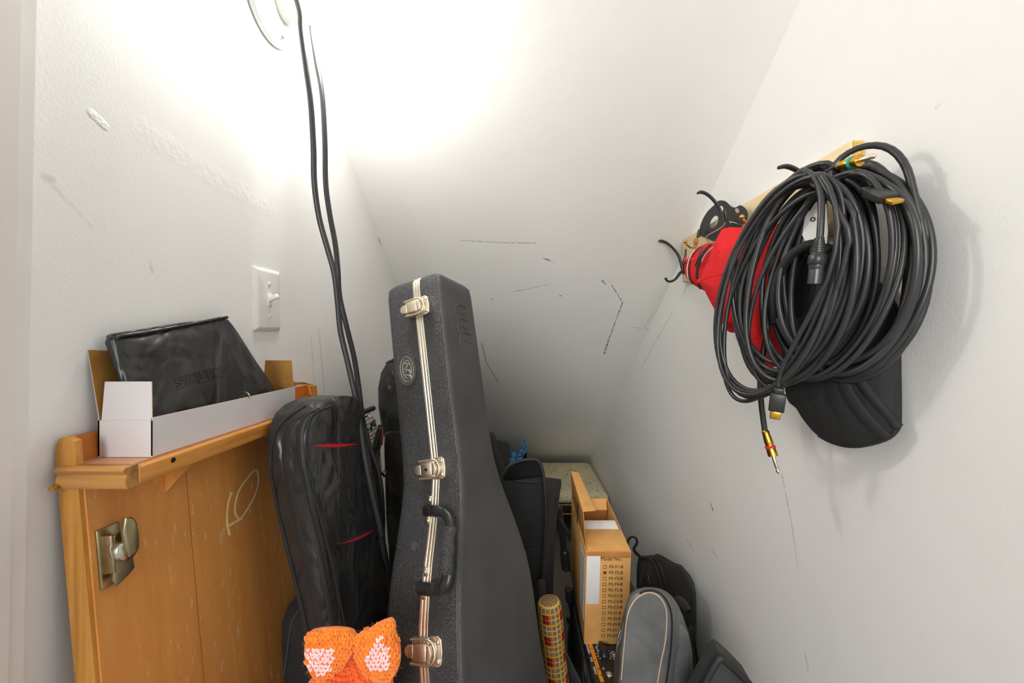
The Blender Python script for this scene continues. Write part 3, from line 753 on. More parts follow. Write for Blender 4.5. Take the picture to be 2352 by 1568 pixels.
# ------------------------------------------------------------------ bags left of the guitar case
def bag(levels, rad=.02, k=5, mx=.02):
    """levels: (z, near-left, near-right, far-right, far-left) with (x, y) corners, top first"""
    R = []
    for z, *c in levels:
        zz = [z]*4 if not isinstance(z, tuple) else z
        R.append(ring4([V((x, y, H+q)) for (x, y), q in zip(c, zz)], rad, k))
    return loft_vf(R)
def bag_lv(z, xl, xr, yn, yf, sk=.02, r=0): return (z, (xl+r, yn+r), (xr-r, yn-.008+r), (xr+sk-r, yf-r), (xl+sk+r, yf-r))
t = thing('soft_case', V((-.25, .64, 0)), 'black vinyl soft case with two red slit pockets beside the oak panel', 'soft case')
lv = []
for z, xl, xr, yn, yf in ((-.100, -.372, -.318, .622, .660), (-.106, -.378, -.312, .598, .688), (-.116, -.382, -.309, .582, .706), (-.132, -.384, -.308, .571, .718), (-.155, -.3835, -.3095, .565, .725), (-.19, -.380, -.3085, .562, .731), (-.23, -.373, -.3045, .562, .737), (-.28, -.363, -.298, .562, .742), (-.34, -.349, -.287, .562, .746), (-.40, -.336, -.278, .562, .748), (-.46, -.325, -.268, .562, .748), (-.55, -.312, -.252, .562, .745), (-.7, -.300, -.238, .562, .74), (-.9, -.295, -.232, .562, .73), (-1.15, -.294, -.231, .562, .725), (-1.238, -.294, -.231, .562, .725), (-1.25, -.288, -.237, .568, .719)):
    lv.append(bag_lv(z, xl, xr, yn, yf))
sb = mk('body', *bag(lv, .016), M['black_vinyl'], t); tb = bvh(sb)
strap('zip_tape', tb, [(735, 938), (705, 955), (692, 985), (690, 1030), (698, 1090), (714, 1170), (735, 1260), (752, 1350), (768, 1455), (776, 1530)], .011, .003, M['zip_black'], t, .0005)
strap('zip_teeth', tb, [(733, 940), (703, 957), (691, 986), (689, 1030), (697, 1090), (713, 1170), (734, 1260), (751, 1350), (767, 1455), (775, 1530)], .003, .004, M['zip_black'], t, .002)
strap('piping', tb, [(700, 932), (655, 962), (632, 995), (622, 1040), (624, 1090), (638, 1165), (658, 1250), (680, 1340), (704, 1440), (712, 1500)], .006, .004, M['black_nylon'], t, .001)
strap('piping', tb, [(760, 932), (722, 950), (708, 980), (705, 1030), (714, 1090), (730, 1170), (752, 1260), (772, 1350), (790, 1440), (800, 1530)], .004, .004, M['black_nylon'], t, .001)
strap('gusset_band', tb, [(715, 935), (676, 962), (660, 1000), (656, 1050), (664, 1110), (682, 1200), (703, 1290), (722, 1380), (738, 1460)], .012, .0016, M['black_nylon'], t, .0002)
def lens(a, b, h, k=10):
    A, B = V((a[0], a[1], 0)), V((b[0], b[1], 0)); d = (B-A).normalized(); n = V((-d.y, d.x, 0))
    up = [A.lerp(B, i/k)-n*h*.25*math.sin(math.pi*i/k) for i in range(k+1)]; dn = [A.lerp(B, i/k)+n*h*math.sin(math.pi*i/k) for i in range(k-1, 0, -1)]
    return [(p.x, p.y) for p in up+dn]
patch('slit_lining', tb, lens((711, 1021), (823, 1019), 7), M['red_slit'], t, .0009, 14)
patch('slit_lining', tb, lens((777, 1250), (861, 1216), 6), M['red_slit'], t, .0009, 14)
strap('slit_lip', tb, [(708, 1019), (765, 1016), (824, 1016)], .003, .0025, M['black_vinyl'], t, .001)
strap('slit_lip', tb, [(775, 1248), (820, 1231), (862, 1212)], .003, .0025, M['black_vinyl'], t, .001)
strap('daisy_chain', tb, [(838, 1050), (850, 1100), (862, 1150), (872, 1190)], .006, .002, M['grey_fabric'], t, .0005)

t = thing('flat_bag', V((-.37, .7, 0)), 'flat black bag wedged between the oak panel and the vinyl soft case', 'bag')
mk('body', *bag([bag_lv(z, xl, xr, yn, yf, .004) for z, xl, xr, yn, yf in ((-.455, -.392, -.352, .66, .74), (-.462, -.398, -.345, .640, .76), (-.48, -.399, -.341, .626, .775), (-.52, -.394, -.334, .618, .78), (-.6, -.384, -.322, .612, .78), (-.8, -.362, -.312, .612, .78), (-1.2, -.340, -.305, .612, .78), (-1.25, -.338, -.308, .62, .77))], .014), M['black_nylon'], t)
strap('piping', bvh(t.children[0]), [(690, 1398), (673, 1425), (664, 1470), (656, 1530), (651, 1562)], .003, .003, M['grey_fabric'], t, .0006)

t = thing('net_bag', V((-.39, .86, 0)), 'pale bag under black netting behind the soft case', 'bag')
nbg = mk('body', *bag([bag_lv(z*1.075, xl, xr*1.075, .866+d, .955-d, .006) for z, xl, xr, d in ((-.168, -.43, -.352, .03), (-.172, -.445, -.343, .012), (-.19, -.455, -.335, .004), (-.24, -.456, -.327, 0), (-.3, -.456, -.322, 0), (-.36, -.455, -.318, 0), (-.6, -.44, -.318, 0), (-1.12, -.43, -.318, 0), (-1.25/1.075, -.425, -.322, .004))], .02), M['netting'], t)
tb = bvh(nbg)
tube('top_piping', [P(812, 958, .868), P(828, 950, .866), P(845, 942, .868), P(858, 937, .89)], .006, M['black_nylon'], t, 8)
tube('padded_strap', [P(872, 982, .855), P(868, 1010, .855), P(862, 1045, .855), P(860, 1080, .855), P(866, 1130, .855), P(872, 1200, .855)], [.004, .0085, .0095, .009, .008, .007], M['black_vinyl'], t, 10)
lathe('cord_end', [(.004, -.012), (.0068, -.004), (.0072, 0), (.0062, .001), (.005, -.001), (0, -.001)], P(879, 1090, .86), (-.25, -.9, -.25), M['chrome'], t, 16)

t = thing('padded_bag', V((-.30, 1.05, 0)), 'black padded zip bag with rounded top behind the guitar case', 'bag')
lv = []
for z, xl, xr in ((-.045, -.305, -.24), (-.050, -.325, -.215), (-.064, -.344, -.20), (-.09, -.359, -.19), (-.13, -.367, -.185), (-.18, -.366, -.185), (-.23, -.358, -.185), (-.26, -.350, -.185), (-.4, -.345, -.185), (-.8, -.33, -.18), (-1.2, -.33, -.18), (-1.25, -.325, -.185)):
    lv.append((z, (xl, .965), (xr, .93), (xr+.05, 1.16), (xl, 1.16)))
pb_ = mk('body', *bag(lv, .03), M['black_vinyl'], t); tb = bvh(pb_)
strap('zip', tb, [(906, 826), (884, 838), (869, 868), (864, 910), (866, 950), (872, 985)], .008, .004, M['zip_black'], t, .001)
strap('zip', tb, [(899, 822), (876, 838), (862, 868), (857.5, 910), (860, 950)], .004, .004, M['zip_black'], t, .001)
mk('front_pocket', *bag([(z, (xl, .945), (xr, .918), (xr, .96), (xl, .975)) for z, xl, xr in ((-.236, -.33, -.24), (-.243, -.338, -.225), (-.27, -.34, -.22), (-.45, -.335, -.22), (-.52, -.33, -.22))], .02), M['black_vinyl'], t)
M['red_cord'] = mat('red_cord', (150, 48, 44), .6)
tube('zip_pull', [P(874, 978, .925), P(872, 995, .92), P(868, 1012, .918)], .003, M['red_cord'], t, 8)
tube('zip_pull', [P(879, 985, .922), P(878, 1005, .918), P(876, 1022, .916)], .003, M['red_cord'], t, 8)
lathe('zip_slider', [(.003, 0), (.005, .002), (.005, .008), (.003, .01)], P(872, 975, .925), (0, 0, -1), M['black_plastic'], t, 10)

# ------------------------------------------------------------------ crocheted fox on a black bag in front
FY = .462
t = thing('crochet_fox', V((-.205, FY+.01, H-.64)), 'orange crocheted fox toy with pink inner ears at the bottom of the picture', 'soft toy')
ear_l = [(694, 1480), (700, 1466), (720, 1460), (760, 1457), (795, 1461), (808, 1472), (812, 1490), (806, 1512), (790, 1535), (768, 1558), (740, 1572), (716, 1568), (700, 1545), (692, 1512)]
ear_r = [(812, 1474), (835, 1462), (860, 1446), (880, 1438), (893, 1436), (902, 1450), (904, 1476), (913, 1502), (914, 1535), (902, 1565), (875, 1580), (846, 1570), (824, 1548), (808, 1515)]
pk_l = [(704, 1487), (730, 1484), (760, 1484), (774, 1494), (768, 1515), (760, 1540), (735, 1556), (712, 1540), (704, 1512)]
pk_r = [(868, 1456), (880, 1454), (884, 1478), (896, 1495), (900, 1530), (880, 1540), (848, 1534), (836, 1520), (846, 1500), (856, 1480)]
def inside(p, poly):
    c = False
    for (x1_, y1_), (x2_, y2_) in zip(poly, poly[1:]+poly[:1]):
        if (y1_ > p[1]) != (y2_ > p[1]) and p[0] < (x2_-x1_)*(p[1]-y1_)/(y2_-y1_)+x1_: c = not c
    return c
ico = bmesh.new(); bmesh.ops.create_icosphere(ico, subdivisions=1, radius=1); ico.verts.index_update()
IV = [v.co.copy() for v in ico.verts]; IF = [tuple(v.index for v in f.verts) for f in ico.faces]; ico.free()
def blob(c, sx, sy, sz, ax): return [c+ax[0]*v.x*sx+ax[1]*v.y*sy+ax[2]*v.z*sz for v in IV], IF
def knit(mb, c, n, size, ang):
    n = n.normalized(); u = (V((1, 0, 0))-n*n.x).normalized(); v = n.cross(u)
    for s_ in (-1, 1):
        a = ang+s_*.5; d = u*math.cos(a)+v*math.sin(a); e = n.cross(d)
        mb.add(blob(c+e*s_*size*.32, size*.85, size*.42, size*.42, (d, e, n)))
def ear(name, poly, pink):
    pts = smooth_path([P(a, b, FY) for a, b in poly], 3, True)
    e = mk(name, *slab_vf(pts, V((0, -1, 0)), .020, .009, .004), M['yarn_orange'], t)
    tb = bvh(e); mo, mp = MB(), MB(); xs = [p[0] for p in poly]; ys = [p[1] for p in poly]; row = 0; y = min(ys)-2
    while y < max(ys)+4:
        x = min(xs)-4+(6 if row % 2 else 0)
        while x < max(xs)+6:
            jx, jy = x+random.uniform(-1.8, 1.8), y+random.uniform(-1.8, 1.8)
            q, nr = hit(tb, jx, jy, .0006)
            if q: knit(mp if inside((jx+random.uniform(-3, 3), jy+random.uniform(-3, 3)), pink) else mo, q, nr, .0043, math.pi/2+random.uniform(-.35, .35))
            x += 11
        y += 9; row += 1
    fz = MB()
    for i in range(900):
        q, nr = hit(tb, random.uniform(min(xs)-2, max(xs)+2), random.uniform(min(ys)-2, max(ys)+2), .002)
        if q is None: continue
        d = (nr*.5+V((random.uniform(-1, 1), random.uniform(-.3, .3), random.uniform(-1, 1)))).normalized()*random.uniform(.002, .0055); e2 = d.orthogonal().normalized()*.0001
        fz.add(([q-e2, q+e2, q+d], [(0, 1, 2)]))
    stuff(fz.obj('fuzz', M['yarn_orange'], e, False))
    stuff(mo.obj('orange_stitches', M['yarn_orange'], e)); stuff(mp.obj('pink_stitches', M['yarn_pink'], e))
ear('ear', ear_l, pk_l); ear('ear', ear_r, pk_r)
hc = P(800, 1608, FY+.028)
hv, hf = [], []
for i in range(17):
    th_ = math.pi*i/16
    for j in range(28):
        ph = 2*math.pi*j/28; hv.append(hc+V((.058*math.sin(th_)*math.cos(ph), .042*math.sin(th_)*math.sin(ph), .047*math.cos(th_))))
for i in range(16):
    for j in range(28): hf.append((i*28+j, i*28+(j+1) % 28, (i+1)*28+(j+1) % 28, (i+1)*28+j))
hd = mk('head', hv, hf, M['yarn_deep'], t)
mb = MB(); th_ = .12
while th_ < 2.9:
    kk = max(6, int(2*math.pi*.05*math.sin(th_)/.0058)); off = random.random()
    for j in range(kk):
        ph = 2*math.pi*(j+off)/kk; n = V((math.sin(th_)*math.cos(ph)/.058, math.sin(th_)*math.sin(ph)/.042, math.cos(th_)/.047))
        if n.y > 15: continue
        knit(mb, hc+V((.058*math.sin(th_)*math.cos(ph), .042*math.sin(th_)*math.sin(ph), .047*math.cos(th_))), n, .0042, math.pi/2)
    th_ += .135
stuff(mb.obj('stitches', M['yarn_deep'], hd))
lathe('muzzle', [(.026, 0), (.024, .012), (.016, .022), (.006, .027), (0, .028)], hc+V((0, -.034, -.014)), (0, -1, 0), M['yarn_pink'], t, 20)
for s_ in (-1, 1): lathe('eye', [(.006, 0), (.005, .003), (.003, .005), (0, .006)], hc+V((.022*s_, -.037, .010)), (.2*s_, -1, .2), M['black_plastic'], t, 14)
lathe('nose', [(.006, 0), (.005, .003), (0, .005)], hc+V((0, -.061, -.012)), (0, -1, 0), M['black_plastic'], t, 12)
lathe('body', [(.03, 0), (.05, .006), (.055, .03), (.052, .06), (.044, .095), (.034, .125), (.02, .135), (0, .138)], V((hc.x, hc.y, H-.64)), (0, 0, 1), M['yarn_orange'], t, 28)
for s_ in (-1, 1): lathe('foot', [(.012, 0), (.018, .004), (.02, .02), (.016, .04), (0, .048)], V((hc.x+.035*s_, hc.y-.03, H-.622)), (0, -1, 0), M['yarn_orange'], t, 16)
t = thing('duffel_bag', V((-.20, .46, 0)), 'black duffel bag standing under the crocheted fox', 'bag')
mk('body', *bag([(z, (xl+r, .372+r), (xr-r, .372+r), (xr-r, .492-r), (xl+r, .492-r)) for z, xl, xr, r in ((-.641, -.285, -.122, .03), (-.645, -.285, -.122, .014), (-.66, -.285, -.122, .004), (-.7, -.287, -.12, 0), (-1.0, -.289, -.118, -.004), (-1.22, -.287, -.12, 0), (-1.25, -.285, -.122, .01))], .03), M['black_nylon'], t)
tube('handle', [V((-.25, .372, H-.70)), V((-.245, .352, H-.74)), V((-.20, .345, H-.77)), V((-.155, .352, H-.74)), V((-.15, .372, H-.70))], .006, M['black_nylon'], t, 8)

# ------------------------------------------------------------------ far end: bench, pillow, dark panel
t = thing('upholstered_bench', V((.335, 2.66, 0)), 'low wooden bench with floral needlepoint cushion at the far end', 'bench')
zc = .285
def cushion(x0, x1, y0, y1, z0, z1, r=.03):
    R = []
    for s_, z in ((.02, z0), (0, z0+.012), (-.003, z0+.03), (0, z1-.024), (.012, z1-.011), (.035, z1-.003), (.08, z1+.002), (.15, z1+.004)):
        R.append(subdiv_ring(ring4([V((x0+s_, y0+s_, z)), V((x1-s_, y0+s_, z)), V((x1-s_, y1-s_, z)), V((x0+s_, y1-s_, z))], r, 4), 9))
    return loft_vf(R)
mk('cushion', *cushion(.112, .572, 2.335, 2.955, .215, zc), M['needlepoint'], t)
M['fringe'] = mat('fringe', (196, 160, 96), .6, 0, .3, .4, 160)
for i in range(26):
    lathe('nail_head', [(.0075, 0), (.006, .004), (0, .006)], V((.128+i*.0172, 2.337, .212)), (0, -1, 0), M['fringe'], t, 8)
mk('seat_rail', *bx(.115, .57, 2.338, 2.95, .15, .213, .006), M['dark_wood'], t)
mk('apron_bead', *bx(.117, .568, 2.330, 2.338, .152, .160, .002), M['oak_rail'], t)
for x in (.135, .55):
    for y in (2.36, 2.93): lathe('leg', [(.014, 0), (.018, .02), (.013, .04), (.02, .09), (.022, .15)], V((x, y, 0)), (0, 0, 1), M['dark_wood'], t, 14)
o = mk('blue_pillow', *slab_vf(smooth_path([V((x, 2.62, z)) for x, z in ((.040, .468), (.047, .482), (.045, .40), (.035, .32), (.033, .2), (.041, .08), (.045, .005), (-.10, .012), (-.30, .004), (-.29, .2), (-.30, .47), (-.15, .45), (-.03, .455))], 4, True), V((0, -1, 0)), .05, .022, .03), M['blue_print'], None)
tag(o, 'blue patterned pillow standing left of the floral bench', 'pillow')
t = thing('dark_board', V((-.11, 1.87, 0)), 'dark grey board standing behind the guitar case', 'board')
mk('board', *slab_vf([P(*q, 1.80) for q in ((1020, 988), (1133, 996), (1140, 1012), (1171, 1021), (1171, 1065), (1168, 1372), (1020, 1372))], V((0, -1, 0)), .03, .004), M['dark_panel'], t)
mk('edge_band', *slab_vf([P(*q, 1.795) for q in ((1124, 992), (1133, 996), (1163, 1080), (1163, 1372), (1148, 1372), (1150, 1085))], V((0, -1, 0)), .012, .003), M['grey_fabric'], t)

# ------------------------------------------------------------------ tall open gig bag right of the guitar case
t = thing('open_gig_bag', V((.05, 1.25, 0)), 'tall black gig bag with its top unzipped, right of the guitar case', 'gig bag')
lv = [((-.432, -.425, -.515, -.50), (-.05, 1.13), (.0765, 1.15), (.163, 1.37), (.03, 1.37)),
      ((-.46, -.46, -.535, -.52), (-.055, 1.125), (.080, 1.15), (.164, 1.372), (.03, 1.372)),
      (-.60, (-.06, 1.12), (.082, 1.15), (.155, 1.38), (.03, 1.38)), (-.75, (-.06, 1.12), (.074, 1.15), (.140, 1.38), (.03, 1.38)),
      (-.9, (-.06, 1.12), (.068, 1.15), (.135, 1.38), (.03, 1.38)), (-1.245, (-.06, 1.12), (.068, 1.15), (.135, 1.38), (.03, 1.38)), (-1.25, (-.055, 1.125), (.062, 1.155), (.13, 1.375), (.035, 1.375))]
R = []
for z, *c in lv:
    zz = z if isinstance(z, tuple) else [z]*4
    R.append(ring4([V((x, y, H+q)) for (x, y), q in zip(c, zz)], .012, 4))
cc = sum(R[0], V((0, 0, 0)))/len(R[0])
inner = [[cc+(p-cc)*.9+V((0, 0, d)) for p in R[0]] for d in (-.11, -.002)]
body = mk('body', *loft_vf(inner+R), M['black_nylon'], t)
tb = bvh(body)
fl = [P(*q) for q in ((1155, 1088, 1.16), (1168, 1072, 1.17), (1190, 1060, 1.18), (1215, 1056, 1.18), (1230, 1056, 1.175), (1240, 1062, 1.17), (1246, 1080, 1.16), (1249, 1104, 1.15), (1248, 1200, 1.152), (1160, 1200, 1.152))]
q = V((0, 0, 0)); fl = [V((p.x, 1.17, H+(p.z-H)*1.17/p.y)) for p in fl]; fl = [V((p.x*1.0, 1.17, p.z)) for p in fl]
mk('open_flap', *slab_vf(fl, V((0, -1, 0)), .006, .002), M['black_matte'], t)
tube('flap_edge', [P(1155, 1090, 1.15), P(1168, 1071, 1.155), P(1190, 1060, 1.16), P(1218, 1055, 1.16), P(1236, 1058, 1.155), P(1246, 1080, 1.15), P(1252, 1130, 1.142), P(1253, 1200, 1.14), P(1247, 1290, 1.14), P(1242, 1345, 1.14)], .0055, M['zip_black'], t, 8)
strap('front_hem', tb, [(1165, 1096), (1185, 1104), (1215, 1106), (1244, 1106)], .006, .003, M['zip_black'], t, .001)
strap('seam', tb, [(1200, 1250), (1225, 1252), (1242, 1253)], .003, .002, M['zip_black'], t, .0006)
tube('trailing_strap', [P(1244, 1330, 1.10), P(1248, 1380, 1.06), P(1262, 1430, 1.03), P(1285, 1480, 1.01), P(1308, 1530, 1.0), P(1330, 1575, .99), P(1350, 1650, .985), V((.165, .975, .012))], .011, M['black_nylon'], t, 8, 6, normals=None, flat=.35)
tube('strap_stitching', [q+V((.004, -.008, .002)) for q in (P(1252, 1385, 1.052), P(1266, 1430, 1.022), P(1289, 1480, 1.0), P(1312, 1530, .99), P(1334, 1575, .98))], .0012, M['alu'], t, 6)

# ------------------------------------------------------------------ folded black stand
t = thing('folding_stand', V((.20, 1.46, 0)), 'black tubular folding stand with ribbed rubber feet on the carpet', 'stand')
tube('leg', [P(1284, 1165, 1.50), P(1299, 1292, 1.50)], [.013, .013], M['black_plastic'], t, 12, 1)
tube('leg', [P(1338, 1150, 1.47), P(1332, 1300, 1.47), P(1329, 1440, 1.47), V((.24, 1.47, .02))], [.015, .015, .015, .015], M['black_plastic'], t, 12, 1)
tube('strut', [P(1284, 1188, 1.49), P(1312, 1238, 1.48), P(1334, 1275, 1.47)], [.008, .008, .008], M['black_plastic'], t, 8, 1)
tube('strut', [P(1306, 1300, 1.49), P(1330, 1330, 1.48)], [.010, .010], M['black_plastic'], t, 8, 1)
tube('lower_arm', [P(1308, 1352, 1.45), P(1318, 1410, 1.44), V((.208, 1.44, .10)), V((.21, 1.44, .01))], [.016, .015, .015, .015], M['black_plastic'], t, 12, 1)
tube('cross_arm', [P(1304, 1425, 1.44), P(1334, 1420, 1.46)], [.012, .012], M['black_plastic'], t, 10, 1)
def foot(a, b, r):
    d = (b-a); L = d.length; pr = [(r*.8, 0)]
    for i in range(6): pr += [(r, L*(.08+i*.13)), (r, L*(.14+i*.13)), (r*.88, L*(.15+i*.13)), (r*.88, L*(.20+i*.13))]
    lathe('rubber_foot', pr+[(r*.95, L*.93), (r*.7, L), (0, L)], a, d, M['black_rubber'], t, 16)
foot(P(1297, 1262, 1.495), P(1301, 1308, 1.495), .020)
foot(P(1309, 1382, 1.44), P(1306, 1350, 1.44), .016)

# ------------------------------------------------------------------ plaid roll
a, b = P(1262, 1392, .95), V((.135, .95, .0))
pts = [a.lerp(b, i/24) for i in range(25)]
d = (a-b).normalized()
pts = [a+d*.017, a+d*.013, a+d*.006]+pts
rr = [.016, .026, .030]+[.0305+.001*math.sin(i) for i in range(25)]
vf = tube_vf(pts, rr, 28)
o = mk('plaid_roll', *vf, M['plaid'], None, uvs=tube_vf.uv)
tag(o, 'rolled plaid cloth with red and yellow checks beside the guitar case', 'cloth roll')

# ------------------------------------------------------------------ small amplifier carrying the cardboard box
AZ = H-.915
t = thing('amplifier', V((.31, 1.13, 0)), 'small black guitar amplifier with orange control strip under the cardboard box', 'amplifier')
mk('cabinet', *bx(.200, .425, .945, 1.325, 0, AZ, .01, 3), M['black_vinyl'], t)
AX = lambda x: x
mk('control_panel', *bx(.206, .33, .955, 1.315, AZ, AZ+.0015), M['black_plastic'], t, False)
zp = AZ+.0017
def on_top(px, py): return PN(px, py, V((0, 0, 1)), zp-H)
mk('orange_strip', *slab_vf([on_top(*q)+V((0, 0, .0006)) for q in ((1330, 1411), (1338, 1411), (1388, 1566), (1379, 1566))], V((0, 0, 1)), .0006, .0002), M['orange_print'], t, False)
for px, py, r, h in ((1388, 1503, .0125, .020), (1380, 1488, .008, .014)):
    c = on_top(px, py); kn = lathe('knob', [(r*1.1, 0), (r*1.1, .003), (r, .004), (r*.85, h), (r*.6, h+.001), (0, h+.001)], c, (0, 0, 1), M['black_plastic'], t, 18)
    mbk = MB()
    for i in range(11):
        a = math.radians(-40+i*26); mbk.add(box_vf(c+V((math.cos(a), math.sin(a), 0))*(r*1.55), .005, .0016, .0006, (V((math.cos(a), math.sin(a), 0)), V((-math.sin(a), math.cos(a), 0)), V((0, 0, 1)))))
    mbk.obj('dial_marks', M['white_ink'], kn, False)
lathe('jack_socket', [(.009, 0), (.009, .002), (.006, .004), (.004, .004), (.004, .001), (0, .001)], on_top(1399, 1549), (0, 0, 1), M['nickel'], t, 16)
lathe('indicator_lamp', [(.0035, 0), (.003, .002), (0, .003)], on_top(1386, 1535), (0, 0, 1), M['nickel'], t, 10)
rd, upv = V((.05, -1, 0)).normalized(), V((1, .05, 0)).normalized()
for body, q, sz in (('CRUSH', (1403, 1495), .013), ('ORANGE', (1413, 1530), .019)): text('panel_lettering', body, on_top(*q)+V((0, 0, .0002)), rd, upv, sz, M['white_ink'], t)
for i, (body, q) in enumerate((('LOW', (1336, 1438)), ('MID', (1341, 1455)), ('TREBLE', (1346, 1470)), ('GAIN', (1351, 1487)), ('VOL', (1358, 1509)), ('INPUT', (1365, 1531)))):
    text('panel_lettering', body, on_top(*q)+V((-.004, 0, .0002)), rd, upv, .0085, M['white_ink'], t)
for body, q in (('A', (1334, 1418)), ('#', (1342, 1440)), ('o', (1358, 1488)), ('o', (1366, 1514)), ('O', (1373, 1534)), ('9', (1379, 1549))):
    text('strip_symbol', body, on_top(*q)+V((-.001, 0, .0009)), rd, upv, .009, M['black_ink'], t)
tube('carry_handle', [V((.335, 1.308, AZ-.002)), V((.335, 1.306, AZ+.012)), V((.315, 1.304, AZ+.014)), V((.255, 1.304, AZ+.014)), V((.235, 1.306, AZ+.012)), V((.235, 1.308, AZ-.002))], .005, M['black_rubber'], t, 8)
gr = mk('speaker_grille', *bx(.194, .2005, .965, 1.305, .03, AZ-.02, .003), M['grey_fabric'], t)
cpt = V((.193, 1.08, AZ-.05))
tube('badge', [cpt+V((0, .022*math.cos(a), .03*math.sin(a))) for a in [i*math.pi/8 for i in range(16)]], .0018, M['nickel'], t, 6, 2, True)

# ------------------------------------------------------------------ cardboard box with printed model list
bw, bh, bd_ = .131, .299, .288
tilt = .11
ub, vb, db = V((1, .0, 0)), V((0, -math.sin(tilt), math.cos(tilt))), V((0, math.cos(tilt), math.sin(tilt)))
B0 = P(1346, 1268, 1.085); B0 = V((B0.x, B0.y, B0.z))-vb*bh                  # lower left front corner
B0 = V((B0.x, B0.y, AZ+.0028))
def Bp(a, b, c): return B0+ub*a+vb*b+db*c
t = thing('cardboard_box', V((Bp(bw/2, 0, bd_/2).x, Bp(bw/2, 0, bd_/2).y, B0.z)), 'open brown cardboard box printed with a model checklist, on the amplifier', 'box')
th = .003
def panel(name, a0, a1, b0, b1, c0, c1, m=None, par=None):
    return mk(name, *box_vf(Bp((a0+a1)/2, (b0+b1)/2, (c0+c1)/2), a1-a0, b1-b0, c1-c0, (ub, vb, db), .0006), m or M['kraft'], par or t)
front = panel('front_wall', 0, bw, 0, bh, 0, th)
panel('back_wall', 0, bw, 0, bh, bd_-th, bd_, M['kraft_in']); lw_ = panel('left_wall', 0, th, 0, bh, th, bd_-th); panel('right_wall', bw-th, bw, 0, bh-.002, th, bd_-th); panel('bottom', th, bw-th, 0, th, th, bd_-th, M['kraft_in'])
panel('top_flap', .004, bw-.003, bh, bh+.0025, .001, .098)
panel('inner_carton', .008, bw-.008, bh-.10, bh-.0005, .100, .150, M['paper'])
mk('rear_flap', *slab_vf([Bp(.02, bh, bd_), Bp(bw-.004, bh, bd_), Bp(bw-.008, bh-.028, bd_-.03), Bp(.02, bh-.028, bd_-.03)], vb, .002, .0008), M['kraft'], t)
mk('right_flap', *slab_vf([Bp(bw-.001, bh, .10), Bp(bw-.001, bh, bd_-.01), Bp(bw+.010, bh-.05, bd_-.02), Bp(bw+.012, bh-.05, .12)], ub, .002, .0008), M['kraft'], t)
# lid standing up on the left with its tuck strip folded over
ld = mk('lid', *slab_vf([Bp(.001, bh, .012), Bp(.001, bh, bd_-.004), Bp(-.004, bh+.098, bd_+.008), Bp(-.006, bh+.10, .03), Bp(-.004, bh+.06, .014)], -ub, .0025, .001), M['kraft_in'], t)
mk('tuck_strip', *slab_vf([Bp(-.005, bh+.10, .035), Bp(-.003, bh+.098, bd_+.008), Bp(.026, bh+.094, bd_+.006), Bp(.034, bh+.088, .14), Bp(.036, bh+.094, .05)], vb, .002, .0008), M['kraft'], ld)
for k, (c0, c1) in enumerate(((.06, .075), (.10, .106))): mk('lid_print', *box_vf(Bp(-.0075, bh+.045, (c0+c1)/2+.05), .0004, .07, c1-c0, (ub, vb, db)), M['black_ink'], ld, False)
mk('shipping_label', *box_vf(Bp(-.0005, bh*.55, .05), .0006, .20, .07, (ub, vb, db)), M['paper'], t, False)
panel('tape', .002, bw-.002, bh-.022, bh-.002, -.0004, .0002, M['kraft_in'])
panel('white_label', .003, .042, bh-.168, bh-.016, -.0008, .0004, M['paper'])
fo = lambda a, b: Bp(a, bh-b, -.0006)
text('print', 'Model No.:', fo(.043, .030), ub, vb, .0145, M['ink'], front, .0002, squeeze=.95)
models = ['P3-Y1-B', 'P3-Y2-B', 'P3-Y3-B', 'P3-Y4-B', 'P3-Y5-B', 'P3-C1-B', 'P3-C2-B', 'P3-C3-B', 'P3-S1-B', 'P3-S2-B', 'P3-S3-B', 'P3-D1-B', 'P3-D2-B']
for i, mn in enumerate(models):
    b = .050+i*.0184
    text('print', mn, fo(.068, b+.004), ub, vb, .0135, M['ink'], front, .0002, squeeze=.92)
    g = MB()
    for da, db_, sa, sb_ in ((0, .0045, .0095, .001), (0, -.0045, .0095, .001), (.0045, 0, .001, .0095), (-.0045, 0, .001, .0095)):
        g.add(box_vf(fo(.056+da, b+db_), sa, sb_, .0004, (ub, vb, db)))
    if i == 1: g.add(box_vf(fo(.0565, b), .006, .0055, .0004, (ub, vb, db)))
    g.obj('check_box', M['ink'], front, False)

# ------------------------------------------------------------------ bags along the right wall
t = thing('grey_soft_case', V((.32, .88, 0)), 'grey nylon soft case with rounded top and tan piping in front of the amplifier', 'soft case')
lv = []
for z, xl, xr in ((-.575, .272, .312), (-.578, .262, .325), (-.586, .253, .335), (-.60, .247, .342), (-.625, .2425, .3465), (-.66, .239, .3465), (-.72, .2345, .342), (-.8, .228, .334), (-.95, .222, .326), (-1.24, .22, .325), (-1.25, .225, .32)):
    d = max(0, -z-.575); yf_ = min(.935, .866+d*.35); lv.append((z, (xl, .845), (xr, .84), (min(.425, xr+.012+d*.5), yf_), (xl+.012, yf_)))
gsb = mk('body', *bag(lv, .016), M['grey_nylon'], t); tb = bvh(gsb)
strap('piping', tb, [(1427, 1560), (1434, 1480), (1440, 1420), (1450, 1390), (1466, 1370), (1490, 1361), (1512, 1368), (1526, 1388), (1531, 1415), (1528, 1470), (1518, 1520), (1510, 1566)], .0032, .003, mat('tan_piping', (196, 170, 140), .6), t, .0006)
strap('zip', tb, [(1470, 1362), (1497, 1356), (1522, 1368), (1538, 1395), (1543, 1430), (1540, 1490), (1530, 1566)], .006, .003, M['zip_black'], t, .0006)
